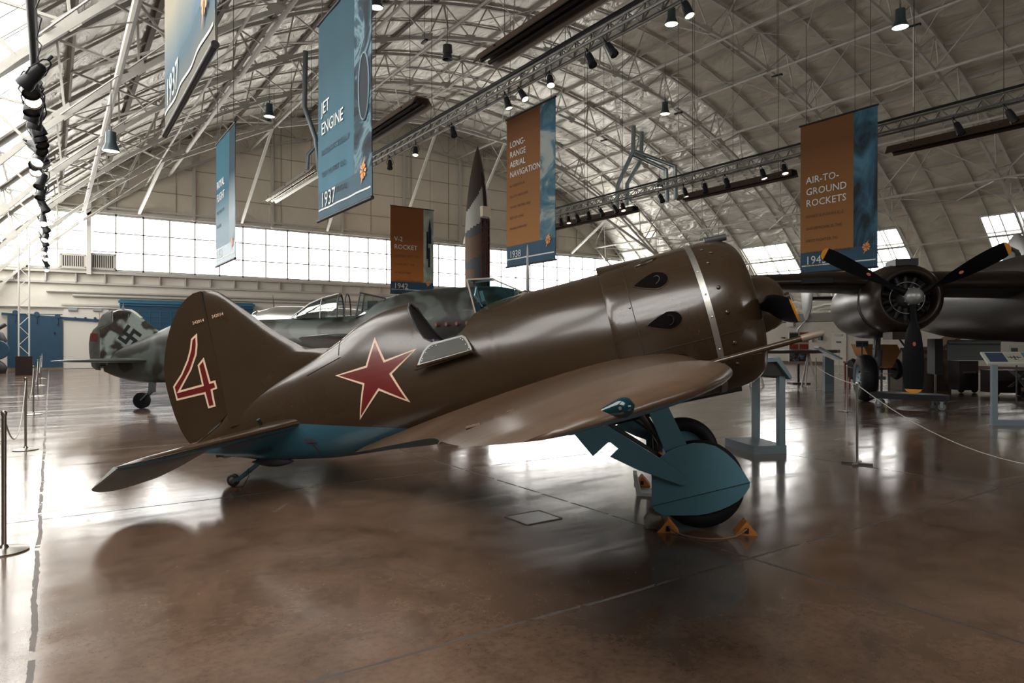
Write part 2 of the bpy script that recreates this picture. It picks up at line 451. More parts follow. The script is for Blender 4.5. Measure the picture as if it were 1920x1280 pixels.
# purlins running the length of the roof, brown timber on the left flank
M_purlin = mat('purlin_pale', (.34, .325, .29), .7)
M_purlin_b = mat('purlin_brown', (.085, .055, .04), .7)
for s in [-24.6, -23.0, -20.4, -18.3, -16.2, -14.0, -11.8, -9.5, -7.2, -4.8, -2.4, 0, 2.4, 4.8, 7.2, 9.5, 11.8, 14.0, 16.2, 18.3, 20.4, 25.6]:
    t = MB(); brown = -20 < s < -5
    a = arc(s, Y0, R0 - (.10 if brown else .08)); b_ = arc(s, Y1, R0 - (.10 if brown else .08)); q = (a - Vector((XR, Y0, ZC))).normalized()
    t.bar(a, b_, .22 if brown else .09, .05 if brown else .14, up=q); trim(t, M_purlin_b if brown else M_purlin)
# longitudinal tubes and bracing on the lower chords
for s, r in ((-20.5, .085), (-17.2, .04), (-15.9, .085), (-11.1, .06), (-7.4, .05), (-3.2, .06), (0.6, .06), (4.4, .06), (8.0, .06), (11.6, .07), (15.2, .06), (18.6, .07), (21.6, .06)):
    t = MB(); t.cyl(arc(s, Y0, R0 - 1.62), arc(s, Y1 - .3, R0 - 1.62), r, n=8); trim(t, M_white_steel)
bay = MB()
for s0 in (-18.6, -11.1, -3.2, 4.4, 11.6, 18.6):
    for k in (-1, 1):
        mid = arc(s0 + 1.8 * k, 3.05, R0 - .15)
        bay.bar(arc(s0, 0, R0 - 1.5), mid, .055); bay.bar(arc(s0, 6.1, R0 - 1.5), mid, .055)
for s0, s1 in ((-22, -15), (-9, -2), (3, 10), (14, 20)):
    bay.bar(arc(s0, 0, R0 - 1.45), arc(s1, 6.1, R0 - 1.45), .028); bay.bar(arc(s1, 0, R0 - 1.45), arc(s0, 6.1, R0 - 1.45), .028)
first = None
for a in RIBS[1:-1]:
    ntrim[0] += 1
    if first is None: first = struct(bay, 'trim_%d' % ntrim[0], M_white_steel); first.location.y = a
    else:
        c = first.copy(); COL.objects.link(c); c.name = 'trim_%d' % ntrim[0]; c.location.y = a
# raking struts from the gable to the last full truss
for x in (4.2, 9.8, 15.2, 20.4, 25.6, 30.8, 36.0):
    s = x - XR; hi = arc(s * 1.02, 38.4, R0 - 1.55)
    t = MB(); t.bar((x, Y1 - .2, ZT + .15), hi, .14, .12); t.bar(hi, arc(s * 1.02, 41.5, R0 - .2), .10, .08); trim(t, mat('strut_white', (.60, .59, .55), .5))
    t = MB(); t.cyl(arc(s, 38.4, R0 - 1.7), arc(s + 5.3, 38.4, R0 - 1.7), .09, n=8); trim(t, M_white_steel)
# long horizontal gable tie on the right
t = MB(); t.cyl(arc(7, 38.4, R0 - 2.4), (41.5, 38.4, 7.6), .1, n=8); trim(t, M_white_steel)
# ============================================================ THE BROWN STUBBY FIGHTER (main subject)
PITCH = math.radians(14.5)
_lat, _dep = 0.9853378, -0.17061483
hd = WD(_lat, _dep).normalized()
ex = Vector((hd.x * math.cos(PITCH), hd.y * math.cos(PITCH), math.sin(PITCH)))
eyp = Vector((0, 0, 1)).cross(hd).normalized()          # towards the far wing
ezp = ex.cross(eyp)
FM = Matrix((ex, eyp, ezp)).transposed().to_4x4(); FM.translation = W(-2.84852941, 7.01176471, 0)
fighter = empty('fighter_plane', mat=FM)
tag(fighter, 'brown stubby vintage fighter plane with red star and number 4, standing on blue undercarriage', 'aeroplane')

FUS = [(-.30, .53, .42, .02, 2.), (0, .66, .32, .06, 2), (.16, .78, .27, .085, 2), (.4, .84, .19, .13, 2), (.8, .95, .11, .20, 2), (1.2, 1.06, .04, .27, 1.9),
       (1.5, 1.165, .01, .33, 1.7), (1.75, 1.27, -.01, .37, 1.55), (2.0, 1.325, -.03, .42, 1.45), (2.3, 1.34, -.05, .46, 1.45), (2.6, 1.25, -.07, .50, 1.65),
       (2.95, 1.13, -.09, .545, 1.9), (3.4, 1.13, -.12, .59, 1.95), (3.8, 1.12, -.15, .615, 2), (4.12, 1.12, -.17, .63, 2), (4.3, 1.12, -.17, .63, 2)]
OPEN = [(2.285, 1.335), (2.33, 1.16), (2.37, 1.04), (2.43, .935), (2.51, .885), (2.615, .872), (2.74, .872), (2.83, .92), (2.88, .99), (2.93, 1.045), (3.05, 1.10), (3.12, 1.13)]
def z_open(x):
    if x < OPEN[0][0] or x > OPEN[-1][0]: return None
    for a, b in zip(OPEN, OPEN[1:]):
        if a[0] <= x <= b[0]: return a[1] + (b[1] - a[1]) * (x - a[0]) / (b[0] - a[0])
def fus_ring(x, n=72, grow=0.0, opening=True):
    zt, zb, w, nt = interp(FUS, x); zc = .5 if x < 1 else .47
    if x < .2: zc = (zt + zb) / 2
    zt += grow; zb -= grow; w += grow
    zo = z_open(x) if opening else None
    t0 = 0.0
    if zo is not None and zo < zt:
        t0 = math.acos(min(1, ((zo - zc) / (zt - zc)) ** (nt / 2))) if zo > zc else PI / 2
    ring = []
    for i in range(n + 1):
        t = t0 + (2 * PI - 2 * t0) * i / n
        c, s_ = math.cos(t), math.sin(t)
        e = 2 / nt if c > 0 else 1.0
        z = zc + (zt - zc) * abs(c) ** e if c > 0 else zc - (zc - zb) * abs(c)
        y = w * math.copysign(abs(s_) ** e, s_)
        ring.append(Vector((x, y, z)))
    return ring
xs = [-.3 + .05 * i for i in range(52)] + [2.285, 2.29, 2.31, 2.33, 2.35, 2.37, 2.4, 2.43, 2.47, 2.51, 2.56, 2.615, 2.68, 2.74, 2.79, 2.83, 2.855, 2.88, 2.905, 2.93, 2.99, 3.05, 3.085, 3.12] + [3.17 + .06 * i for i in range(20)]
xs = sorted(set(round(x, 3) for x in xs if x <= 4.3))
xs = [x for i, x in enumerate(xs) if i == 0 or x - xs[i - 1] > .004]

def two_tone(name, top, bot, a, b_, x0, rough, bumpk):
    """olive above, light blue below a painted line  z = a - b*(x-x0)"""
    m = bpy.data.materials.new(name); m.use_nodes = True; N = m.node_tree.nodes; L = m.node_tree.links
    b = N['Principled BSDF']; tc = N.new('ShaderNodeTexCoord'); sp = N.new('ShaderNodeSeparateXYZ'); L.new(tc.outputs['Object'], sp.inputs[0])
    def mth(op, p, q):
        n = N.new('ShaderNodeMath'); n.operation = op
        for i, v in enumerate((p, q)):
            if isinstance(v, (int, float)): n.inputs[i].default_value = v
            else: L.new(v, n.inputs[i])
        return n.outputs[0]
    line = mth('SUBTRACT', a, mth('MULTIPLY', mth('SUBTRACT', sp.outputs[0], x0), b_))
    line = mth('MINIMUM', line, .462)
    f = mth('LESS_THAN', sp.outputs[2], line)
    nz = N.new('ShaderNodeTexNoise'); nz.inputs['Scale'].default_value = 2.4; nz.inputs['Detail'].default_value = 7; L.new(tc.outputs['Object'], nz.inputs['Vector'])
    r = N.new('ShaderNodeValToRGB'); e = r.color_ramp.elements; e[0].position = .3; e[1].position = .7
    e[0].color = tuple(c * .84 for c in top) + (1,); e[1].color = (*top, 1); L.new(nz.outputs['Fac'], r.inputs[0])
    mx = N.new('ShaderNodeMixRGB'); L.new(f, mx.inputs[0]); L.new(r.outputs[0], mx.inputs[1]); mx.inputs[2].default_value = (*bot, 1)
    L.new(mx.outputs[0], b.inputs['Base Color']); b.inputs['Roughness'].default_value = rough; b.inputs['Coat Weight'].default_value = .2; b.inputs['Coat Roughness'].default_value = .12
    bp = N.new('ShaderNodeBump'); bp.inputs['Strength'].default_value = bumpk; bp.inputs['Distance'].default_value = .02
    L.new(nz.outputs['Fac'], bp.inputs['Height']); L.new(bp.outputs[0], b.inputs['Normal'])
    return m
OLV = (.034, .0195, .0095); BLU = (.028, .090, .128)
M_fus = two_tone('fuselage_paint', OLV, BLU, .455, .265, 1.0, .26, .07)
fm = MB(); fm.loft([fus_ring(x) for x in xs], cap=True, wrap=False)
fus = fm.build('fuselage', [M_fus, M_dark], fighter, smooth=True, auto=50)
BV = BVHTree.FromPolygons(fm.v, fm.f)
def surf(x, z, side=-1, off=.003, bv=None):
    """point of the skin at this side-view position"""
    hit = (bv or BV).ray_cast(Vector((x, side * 3, z)), Vector((0, -side, 0)))
    if hit[0] is None: return Vector((x, side * .05, z))
    n = hit[1]
    if n.y * side < 0: n = -n
    return hit[0] + n * off
def decal(name, polys, place, mats, parent, cuts=5):
    """polys: list of (outline, material index, offset)"""
    bm = bmesh.new()
    for poly, mi, off in polys:
        tri = tessellate_polygon([[Vector((u, v, 0)) for u, v in poly]])
        vs = [bm.verts.new((u, v, 0)) for u, v in poly]
        fs = []
        for t in tri:
            try: f = bm.faces.new([vs[i] for i in t]); f.material_index = mi; fs.append(f)
            except ValueError: pass
        sub = bmesh.ops.subdivide_edges(bm, edges=list({e for f in fs for e in f.edges}), cuts=cuts, use_grid_fill=True)
        allv = {v for f in bm.faces if f.material_index == mi for v in f.verts if v.co.z == 0}
        for v in allv:
            p = place(v.co.x, v.co.y, off); v.co = p
    me = bpy.data.meshes.new(name); bm.to_mesh(me); bm.free()
    for m in mats: me.materials.append(m)
    me.polygons.foreach_set('use_smooth', [True] * len(me.polygons))
    o = bpy.data.objects.new(name, me); COL.objects.link(o); o.parent = parent; return o
def inset(poly, d):
    n = len(poly); area = sum(poly[i][0] * poly[(i + 1) % n][1] - poly[(i + 1) % n][0] * poly[i][1] for i in range(n))
    sg = 1 if area > 0 else -1; out = []
    for i in range(n):
        p0 = Vector(poly[i - 1]); p1 = Vector(poly[i]); p2 = Vector(poly[(i + 1) % n])
        a = (p1 - p0).normalized(); b = (p2 - p1).normalized()
        na = Vector((-a.y, a.x)) * sg; nb = Vector((-b.y, b.x)) * sg
        k = na + nb; k = k / max(.25, k.dot(na)) if k.length > 1e-6 else na
        if k.length > 3.2: k = k.normalized() * 3.2
        out.append(tuple(p1 + k * d))
    return out
# red star
star = [(1.928, 1.083), (2.017, .837), (2.355, .864), (2.07, .693), (2.198, .397), (1.912, .574), (1.64, .353), (1.749, .667), (1.469, .821), (1.809, .834)]
for sd in (-1, 1):
    decal('star_marking', [(star, 0, .003), (inset(star, .021), 1, .006)], lambda u, v, off, sd=sd: surf(u, v, sd, off), [M_cream, M_red], fighter, cuts=9)

# ---- fin and rudder
def foil_half(outline_fn, t): pass
FIN = [(1.45, 1.10), (1.28, 1.14), (1.17, 1.165), (1.08, 1.21), (.95, 1.32), (.80, 1.46), (.65, 1.63), (.53, 1.765), (.42, 1.89), (.32, 1.985), (.24, 2.025), (.165, 2.04)]
fn = MB(); rings = []
tab = sorted([(z, x) for x, z in FIN])
lev = [.60, .80, .95, 1.05, 1.12, 1.17, 1.22, 1.3, 1.4, 1.5, 1.6, 1.7, 1.8, 1.88, 1.94, 1.985, 2.015, 2.034]
for z in lev:
    xl = interp([(a, b) for a, b in tab], z)[0] if z > 1.11 else 1.45
    xh = .165; c = xl - xh; th = .075 * (1 - .55 * (z - .6) / 1.44) * (1 if z < 1.95 else max(.25, 1 - (z - 1.95) * 8))
    if z < 1.15: th += .05 * (1.15 - z) 
    ring = []
    for i in range(13):
        u = i / 12; ring.append(Vector((xh + c * u, th * math.sqrt(max(0, 1 - u ** 2.2)) , z)))
    ring += [Vector((v.x, -v.y, v.z)) for v in ring[-2:0:-1]] + [Vector((xh, -ring[0].y, z))]
    rings.append(ring)
fn.loft(rings); fin = fn.build('tail_fin', M_olive, fighter, smooth=True, auto=40)
RUD = [(.155, 2.04), (.06, 2.035), (-.03, 2.005), (-.13, 1.94), (-.22, 1.85), (-.30, 1.75), (-.37, 1.63), (-.43, 1.50), (-.475, 1.38), (-.495, 1.25), (-.50, 1.12), (-.49, .98), (-.475, .84), (-.445, .70), (-.41, .60), (-.375, .54), (-.31, .535), (-.20, .575), (-.06, .64), (.05, .69), (.155, .75)]
rd = MB(); cuts_ = 14; zs = [.54 + (2.035 - .54) * i / 40 for i in range(41)]
def rud_x(z):
    hits = []
    for a, b in zip(RUD, RUD[1:]):
        if (a[1] - z) * (b[1] - z) <= 0 and a[1] != b[1]: hits.append(a[0] + (b[0] - a[0]) * (z - a[1]) / (b[1] - a[1]))
    return min(hits), (max(hits) if z < .75 else .155)
rings = []
for z in zs:
    xa, xb = rud_x(z)
    ring = []
    for i in range(9):
        u = i / 8; x = xa + (xb - xa) * u
        ring.append(Vector((x, .004 + .036 * max(0, min(1, (x + .5) / .65)) ** .8, z)))
    ring += [Vector((v.x, -v.y, v.z)) for v in ring[::-1]]
    rings.append(ring)
rd.loft(rings); rudder = rd.build('rudder', M_olive, fighter, smooth=True, auto=40)
t = MB(); t.box((.160, 0, 1.40), (.008, .090, 1.24)); t.build('rudder_gap', M_black, fighter)
four = [(-.078, 1.587), (.006, 1.626), (-.022, 1.50), (-.058, 1.41), (-.157, 1.275), (-.338, 1.103), (-.075, 1.101), (-.074, 1.304), (.018, 1.366), (.030, 1.106), (.088, 1.106), (.088, 1.018), (.030, 1.012), (.023, .846), (-.068, .845), (-.073, .998), (-.412, 1.008), (-.416, 1.16), (-.29, 1.262), (-.183, 1.385), (-.12, 1.485)]
def rud_side(u, v, off): return Vector((u, -(.0045 + .0365 * max(0, min(1, (u + .5) / .65)) ** .8 + off), v))
decal('number_marking', [(four, 0, .002), (inset(four, .021), 1, .0045)], rud_side, [M_cream, M_red], rudder, cuts=3)
def text_obj(name, body, size, m, parent, mtx, align='LEFT', extrude=.0008, spacing=1.0, line=1.0, xs_=1.0):
    c = bpy.data.curves.new(name, 'FONT'); c.body = body; c.size = size; c.align_x = align; c.extrude = extrude; c.space_character = spacing; c.space_line = line
    c.resolution_u = 2
    tmp = bpy.data.objects.new('tmp', c); me = bpy.data.meshes.new_from_object(tmp); bpy.data.objects.remove(tmp); bpy.data.curves.remove(c)
    me.materials.clear(); me.materials.append(m); me.polygons.foreach_set('material_index', [0] * len(me.polygons))
    o = bpy.data.objects.new(name, me); COL.objects.link(o); o.parent = parent
    o.matrix_local = mtx @ Matrix.Diagonal((xs_, 1, 1, 1)); return o
def side_mtx(p, dirx=Vector((1, 0, 0)), up=Vector((0, 0, 1))):
    x = dirx.normalized(); z = x.cross(up).normalized(); y = z.cross(x)
    m = Matrix((x, y, z)).transposed().to_4x4(); m.translation = p; return m
text_obj('serial_lettering', '242014', .045, M_cream, rudder, side_mtx(Vector((-.014, -.045, 1.722))))
text_obj('serial_lettering', '242014', .045, M_cream, fin, side_mtx(Vector((.235, -.080, 1.722))))
M_dkred = mat('dark_stencil_red', (.10, .02, .02), .6)
M_dkblue = mat('dark_stencil_blue', (.015, .03, .04), .6)
def on_fus(x, z, dirx=(1, 0, .0), off=.004):
    p = surf(x, z, -1, off); q = surf(x + .05, z, -1, off); r = surf(x, z + .03, -1, off)
    return side_mtx(p, q - p, r - p)
text_obj('registration_lettering', 'NX7459', .075, M_dkblue, fus, on_fus(.36, .265, off=.012), xs_=.95)
text_obj('stencil_lettering', 'OPATb\nHA6OPTE', .030, M_dkred, fus, on_fus(.98, .29, off=.012))
t = MB(); a = surf(1.05, .255, -1, .006); b_ = surf(1.075, .15, -1, .006); t.bar(a, b_, .012, .004); t.bar(surf(1.01, .262, -1, .006), surf(1.10, .25, -1, .006), .010, .004); t.build('stencil_arrow', M_dkred, fus)

# ---- tailplane with drooping elevators
def wing_loft(rows, side, up_m, lo_m, name, parent, n=20):
    """rows: (y, xLE, xTE, zc, t_up, t_lo)"""
    m = MB(); rings = []
    def yt(c): return 2 * (.2969 * math.sqrt(c) - .126 * c - .3516 * c * c + .2843 * c ** 3 - .1036 * c ** 4) * 5 / 5 / .2 * .1 * 2 
    K = max(yt(i / 50) for i in range(51))
    cs = [(1 - math.cos(PI * i / n)) / 2 for i in range(n + 1)]
    for (y, le, te, zc, tu, tl) in rows:
        ring = [Vector((le - (le - te) * c, y * side, zc + tu * yt(c) / K)) for c in cs]
        ring += [Vector((le - (le - te) * c, y * side, zc - tl * yt(c) / K)) for c in cs[-2:0:-1]]
        rings.append(ring)
    N_ = len(rings[0]); m.loft(rings, cap=True)
    for k, f in enumerate(m.f):
        if len(f) == 4:
            i = k % N_; cc = cs[2 * n - i] if i > n else 1; m.m[k] = 0 if (i < n or cc < .05) else 1
    return m, m.build(name, [up_m, lo_m], parent, smooth=True, auto=60)
def dense(rows, k=5):
    ys_ = []
    for a, b in zip(rows, rows[1:]):
        ys_ += [a[0] + (b[0] - a[0]) * i / k for i in range(k)]
    ys_.append(rows[-1][0])
    return [(y, *interp(rows, y)) for y in ys_]
STAB = [(.05, 1.12, -.02, .47, .11, .06), (.18, 1.02, -.02, .47, .075, .055), (.35, .90, -.02, .47, .06, .05), (.7, .72, -.01, .472, .05, .045), (1.1, .50, 0, .474, .04, .038), (1.4, .30, .0, .476, .03, .028), (1.52, .18, .02, .476, .018, .018), (1.57, .08, .04, .476, .008, .008)]
for sd in (-1, 1):
    _, o = wing_loft(dense(STAB, 4), sd, M_olive, M_blue, 'tailplane', fighter)
    # elevator: hinged at x = -.01, trailing edge drooped
    dr = math.radians(24); EL = [(.16, -.14), (.35, -.34), (.6, -.45), (.95, -.47), (1.25, -.42), (1.48, -.31), (1.62, -.16), (1.66, -.04)]
    m = MB(); rings = []
    for i in range(31):
        y = .16 + (1.66 - .16) * i / 30; xe = interp(EL, y)[0]; c = max(.02, -xe)
        fr = .0 if y < 1.5 else (y - 1.5) * 1.0
        ring = []
        for (u, w) in ((0, .0), (.06, .024), (.3, .020), (.7, .010), (1, .002), (.7, -.010), (.3, -.020), (.06, -.024)):
            w *= (1 if y < 1.5 else max(.2, 1 - (y - 1.5) * 5)); X = -u * c; ring.append(Vector((-.005 + fr + X * math.cos(dr) + w * math.sin(-dr) * -1 * 0, y * sd, .473 + X * math.sin(dr) + w)))
        rings.append(ring)
    m.loft(rings); m.build('elevator', mat('pale_grey_blue_fabric', (.20, .205, .185), .5, noise=(6, .2, (.16, .165, .15))), fighter, smooth=True, auto=40)
t = MB(); t.cyl((.606, -.27, .545), (.606, -.3, .60), .018); t.build('access_hole', M_black, fighter)

# ---- wings
WING = [(.20, 4.86, 1.45, .06, .46, .22), (.34, 4.84, 1.70, .06, .40, .21), (.48, 4.81, 1.98, .06, .325, .19), (.62, 4.78, 2.22, .06, .265, .17), (.85, 4.77, 2.44, .062, .24, .15), (1.3, 4.74, 2.62, .08, .205, .13), (2.0, 4.70, 2.86, .112, .165, .115), (2.8, 4.66, 3.1, .155, .125, .095),
        (3.4, 4.63, 3.31, .210, .105, .078), (3.8, 4.57, 3.45, .232, .084, .060), (4.08, 4.46, 3.57, .237, .062, .046), (4.26, 4.28, 3.68, .237, .044, .033), (4.36, 4.12, 3.79, .232, .028, .020), (4.41, 3.98, 3.87, .228, .010, .008)]
wings = {}
for sd in (-1, 1):
    wm, o = wing_loft(dense(WING, 5), sd, M_olive_wing, M_blue, 'wing', fighter, n=26); wings[sd] = (wm, o)
    WB = BVHTree.FromPolygons(wm.v, wm.f)
    def top(x, y, off=.002, sd=sd):
        h = WB.ray_cast(Vector((x, y * sd, 3)), Vector((0, 0, -1))); return (h[0] + Vector((0, 0, off))) if h[0] else Vector((x, y * sd, .2))
    for (x, y, w_) in ((3.50, 2.95, .05), (3.46, 3.35, .07), (3.60, 3.1, .04)):
        t = MB(); t.box(top(x, y, .004), (w_, .02, .010), Matrix.Rotation(.5, 3, 'X')); t.build('hinge_cover', M_olive_wing, o)
    # navigation lamp near the tip
    t = MB(); c0 = Vector((4.18, sd * 4.33, .252)); rings = []
    for i in range(13):
        u = i / 12; r = math.sqrt(max(0, 1 - (1 - u * 3.3) ** 2)) if u < .30 else max(.0, (1 - (u - .30) / .70)) ** .8
        r = max(r, .02); rings.append([c0 + Vector((.035 - .13 * u, math.cos(k * PI / 8) * .034 * r, math.sin(k * PI / 8) * .032 * r)) for k in range(16)])
    t.loft(rings)
    lamp = t.build('navigation_lamp', mat('teal_lamp_glass', (.001, .018, .025), .12, coat=.5), fighter, smooth=True)
    t = MB(); t.cyl((4.17, sd * 4.34, .255), (4.17, sd * 4.366, .255), .005, n=10); t.build('screw', M_silver, lamp)
    # cannon barrel out of the leading edge
    t = MB(); t.cyl((4.62, sd * 1.25, .135), (5.42, sd * 1.25, .158), .022, n=16)
    cn = t.build('cannon_barrel', M_olive, fighter, smooth=True, auto=50)
    t = MB(); t.lathe([(.0265, 0), (.0265, .13), (.020, .155), (.012, .158), (.012, .02)], (5.42, sd * 1.25, .158), (1, 0, .028), n=16, cap=False); t.build('muzzle', mat('bare_gun_metal', (.26, .21, .16), .4, .5), cn, smooth=True, auto=50)

# ---- engine cowling
def ring_x(x, r, zc=.475, n=72): return [Vector((x, r * math.sin(2 * PI * k / n), zc + r * math.cos(2 * PI * k / n))) for k in range(n)]
COWL = [(4.125, .655), (4.14, .672), (4.3, .676), (4.7, .678), (4.9, .680), (5.05, .678), (5.15, .668), (5.22, .650), (5.28, .618), (5.325, .570), (5.345, .52), (5.345, .47), (5.33, .44)]
cm = MB(); ck = catmull([(a, b, 0) for a, b in COWL], 3); cm.loft([ring_x(p.x, p.y) for p in ck], cap=False)
cowl = cm.build('engine_cowling', M_olive, fighter, smooth=True, auto=60)
CB = BVHTree.FromPolygons(cm.v, cm.f)
def csurf(x, z, side=-1, off=.003): return surf(x, z, side, off, CB)
t = MB(); t.lathe([(.45, 5.30), (.20, 5.36), (.0, 5.36)][:2], (0, 0, .475), (1, 0, 0), n=40); t.build('engine_front', M_black, fighter)
t = MB(); t.loft([ring_x(4.905, .684), ring_x(4.905, .687), ring_x(4.955, .687), ring_x(4.955, .684)], cap=False); band = t.build('cowling_band', mat('worn_silver_band', (.50, .49, .46), .38, .9, noise=(9, .2, (.38, .36, .33))), fighter, smooth=True, auto=40)
for x in (4.33,):
    t = MB(); t.loft([ring_x(x, .6775), ring_x(x, .680), ring_x(x + .007, .680), ring_x(x + .007, .6775)], cap=False); t.build('panel_joint', mat('panel_line', (.03, .022, .016), .5), cowl)
for zz in (.965, .31):
    t = MB()
    pts = [csurf(4.14 + .06 * i, zz - (0.02 if zz > .5 else 0), -1, .001) for i in range(19)]
    for a, b_ in zip(pts, pts[1:]): t.bar(a, b_, .005, .005)
    t.build('panel_seam', MATS['panel_line'], cowl)
for (x, z) in ((5.034, 1.048), (5.093, 1.0), (5.037, .915), (5.047, .689), (5.057, .477), (5.058, .222), (4.316, .714), (5.05, .046), (4.93, .86), (4.932, .66), (4.935, .47), (4.932, .2)):
    t = MB(); p = csurf(x, z, -1, 0); nrm = Vector((0, p.y, p.z - .475)).normalized(); big = .017 if x > 5 else .010
    t.lathe([(big, 0), (big, .008), (big * .6, .013), (.001, .014)], p, nrm, n=12); t.build('fastener', M_olive if x > 5 else M_silver, cowl if x > 5 or x < 4.4 else band, smooth=True)
# exhaust ports: flat black teardrop painted as the shade of a recess, raised rim, stub
def tear(cx, cz, L_, H_):
    pts = []
    for i in range(28):
        a = 2 * PI * i / 28; u = math.cos(a)
        pts.append((cx + (.38 * L_ * u if u > 0 else .62 * L_ * u), cz + H_ / 2 * math.sin(a) * (1 if u > 0 else (1 - abs(u)) ** .35 * (1 - .25 * abs(u)))))
    return pts
for sd in (-1, 1):
    for (cx, cz) in ((4.572, .885), (4.59, .530), (4.58, .17)):
        rim = tear(cx, cz, .31, .165); hole = tear(cx + .004, cz, .285, .142)
        ep = decal('exhaust_port', [(rim, 0, .004), (hole, 1, .0065)], lambda u, v, off, sd=sd: csurf(u, v, sd, off), [M_olive, mat('recess_shade_black', (.004, .003, .003), .9, spec=.05)], cowl, cuts=2)
        t = MB(); p = csurf(cx + .03, cz, sd, -.03); nrm = Vector((-.35, p.y, p.z - .475)).normalized(); nrm = Vector((-.5, nrm.y, nrm.z)).normalized()
        t.lathe([(.044, 0), (.044, .045), (.036, .045), (.034, .0)], p, nrm, n=18, cap=False); t.build('exhaust_stub', mat('sooty_steel', (.02, .018, .018), .45, .5), ep, smooth=True, auto=40)
# top intake fairing and machine guns
t = MB(); rings = []
for i in range(9):
    u = i / 8; x = 4.115 + .56 * u; h = .035 * (1 - u) ** .9 + .002
    rings.append([Vector((x, .30 * (1 - .35 * u) * math.cos(PI - PI * k / 10), .475 + math.sqrt(max(.01, .675 ** 2 - (.30 * (1 - .35 * u) * math.cos(PI - PI * k / 10)) ** 2)) - .012 + h * math.sin(PI * k / 10) + .008)) for k in range(11)])
t.loft(rings, cap=False, wrap=False); t.build('cowling_fairing', M_olive, cowl, smooth=True)
for y in (-.13, .13):
    t = MB(); t.cyl((5.10, y, 1.140), (5.29, y, 1.128), .030, n=14); t.cyl((5.29, y, 1.128), (5.292, y, 1.128), .016, n=10); g = t.build('gun_barrel', M_dark, fighter, smooth=True, auto=40)
t = MB(); pts = [csurf(4.45 + .05 * i, 1.055 + .01 * i, -1, .002) for i in range(5)]
t.tube(pts, [.012, .02, .024, .02, .008], n=8); t.build('blister', M_olive, cowl, smooth=True)

# ---- propeller
t = MB(); t.lathe([(.265, 5.35), (.262, 5.42), (.25, 5.50), (.215, 5.575), (.16, 5.625), (.09, 5.65), (.05, 5.66), (.05, 5.70), (.002, 5.70)], (0, 0, .475), (1, 0, 0), n=40)
spin = t.build('spinner', M_olive, fighter, smooth=True, auto=50)
def blade(L_, wmax, tip, root_r, name, ang, parent, centre, prop_axis=Vector((1, 0, 0)), mats=(M_prop, M_yellow), pitch0=55, pitch1=22, thick=.09, n=18, rnd=.07):
    m = MB(); rings = []; us = []; out = Vector((0, math.sin(ang), math.cos(ang))); side = prop_axis.cross(out)
    for i in range(n + 1):
        u = 1 - (1 - i / n) ** 1.7; r = root_r + (L_ - root_r) * u; us.append(u)
        w = interp([(0, .34), (.12, .38), (.35, .86), (.6, 1.0), (.85, .90), (.96, .74), (.988, .5), (1.0, .16)], u)[0] * wmax / 2
        th = max(.004, thick * wmax * (1.6 if u < .15 else 1.0) * (1 - .75 * u) * (1.8 - 1.6 * min(u * 2, .8)))
        pt = math.radians(pitch0 + (pitch1 - pitch0) * u)
        cdir = side * math.cos(pt) + prop_axis * math.sin(pt); ndir = prop_axis * math.cos(pt) - side * math.sin(pt)
        rings.append([centre + out * r + cdir * (w * math.cos(2 * PI * k / 14)) + ndir * (th * math.sin(2 * PI * k / 14)) for k in range(14)])
    m.loft(rings)
    for k, f in enumerate(m.f):
        j = k // 14
        if (j < n and us[j] >= 1 - rnd) or len(f) > 4 and k == len(m.f) - 1: m.m[k] = 1
    return m.build(name, list(mats), parent, smooth=True, auto=50)
for a in (math.radians(265), math.radians(85)):
    blade(1.30, .235, .07, .10, 'propeller_blade', a, fighter, Vector((5.43, 0, .475)), pitch0=14, pitch1=8, n=22)

# ---- cockpit: inner lining, seat back, windscreen, side flap, aerial
t = MB(); xs2 = [2.30 + .05 * i for i in range(18)]
t.loft([fus_ring(x, 40, -.02) for x in xs2], cap=False, wrap=False); t.build('cockpit_lining', M_dark, fighter, smooth=True)
t = MB(); fr = []
for (x, hw, z) in ((2.292, .13, 1.31), (2.30, .20, 1.24), (2.33, .26, 1.12), (2.37, .30, 1.0), (2.44, .33, .86), (2.48, .33, .55)):
    fr.append([Vector((x + .02, -hw, z - .02)), Vector((x - .015, -hw * .5, z + .0)), Vector((x - .03, 0, z + .004)), Vector((x - .015, hw * .5, z)), Vector((x + .02, hw, z - .02))])
t.loft(fr, cap=False, wrap=False); hr = t.build('headrest', mat('dark_leather', (.028, .024, .022), .45), fighter, smooth=True)
t = MB(); rim = [Vector((x, -y, z)) for (x, y, z) in ((2.288, .02, 1.335), (2.30, .14, 1.27), (2.335, .215, 1.15), (2.37, .265, 1.04), (2.43, .325, .935), (2.51, .365, .885))]
t.tube(rim, .011, n=8); t.tube([Vector((v.x, -v.y, v.z)) for v in rim], .011, n=8); t.build('opening_rim', M_dark, fighter, smooth=True)
t = MB(); t.box((2.62, 0, .45), (.42, .42, .05)); t.box((2.44, 0, .68), (.05, .40, .5), Matrix.Rotation(-.15, 3, 'Y')); t.tube([(2.46, -.15, .92), (2.52, -.16, .80), (2.60, -.2, .72)], .018); t.build('pilot_seat', mat('blue_grey_seat', (.04, .06, .075), .4), fighter)
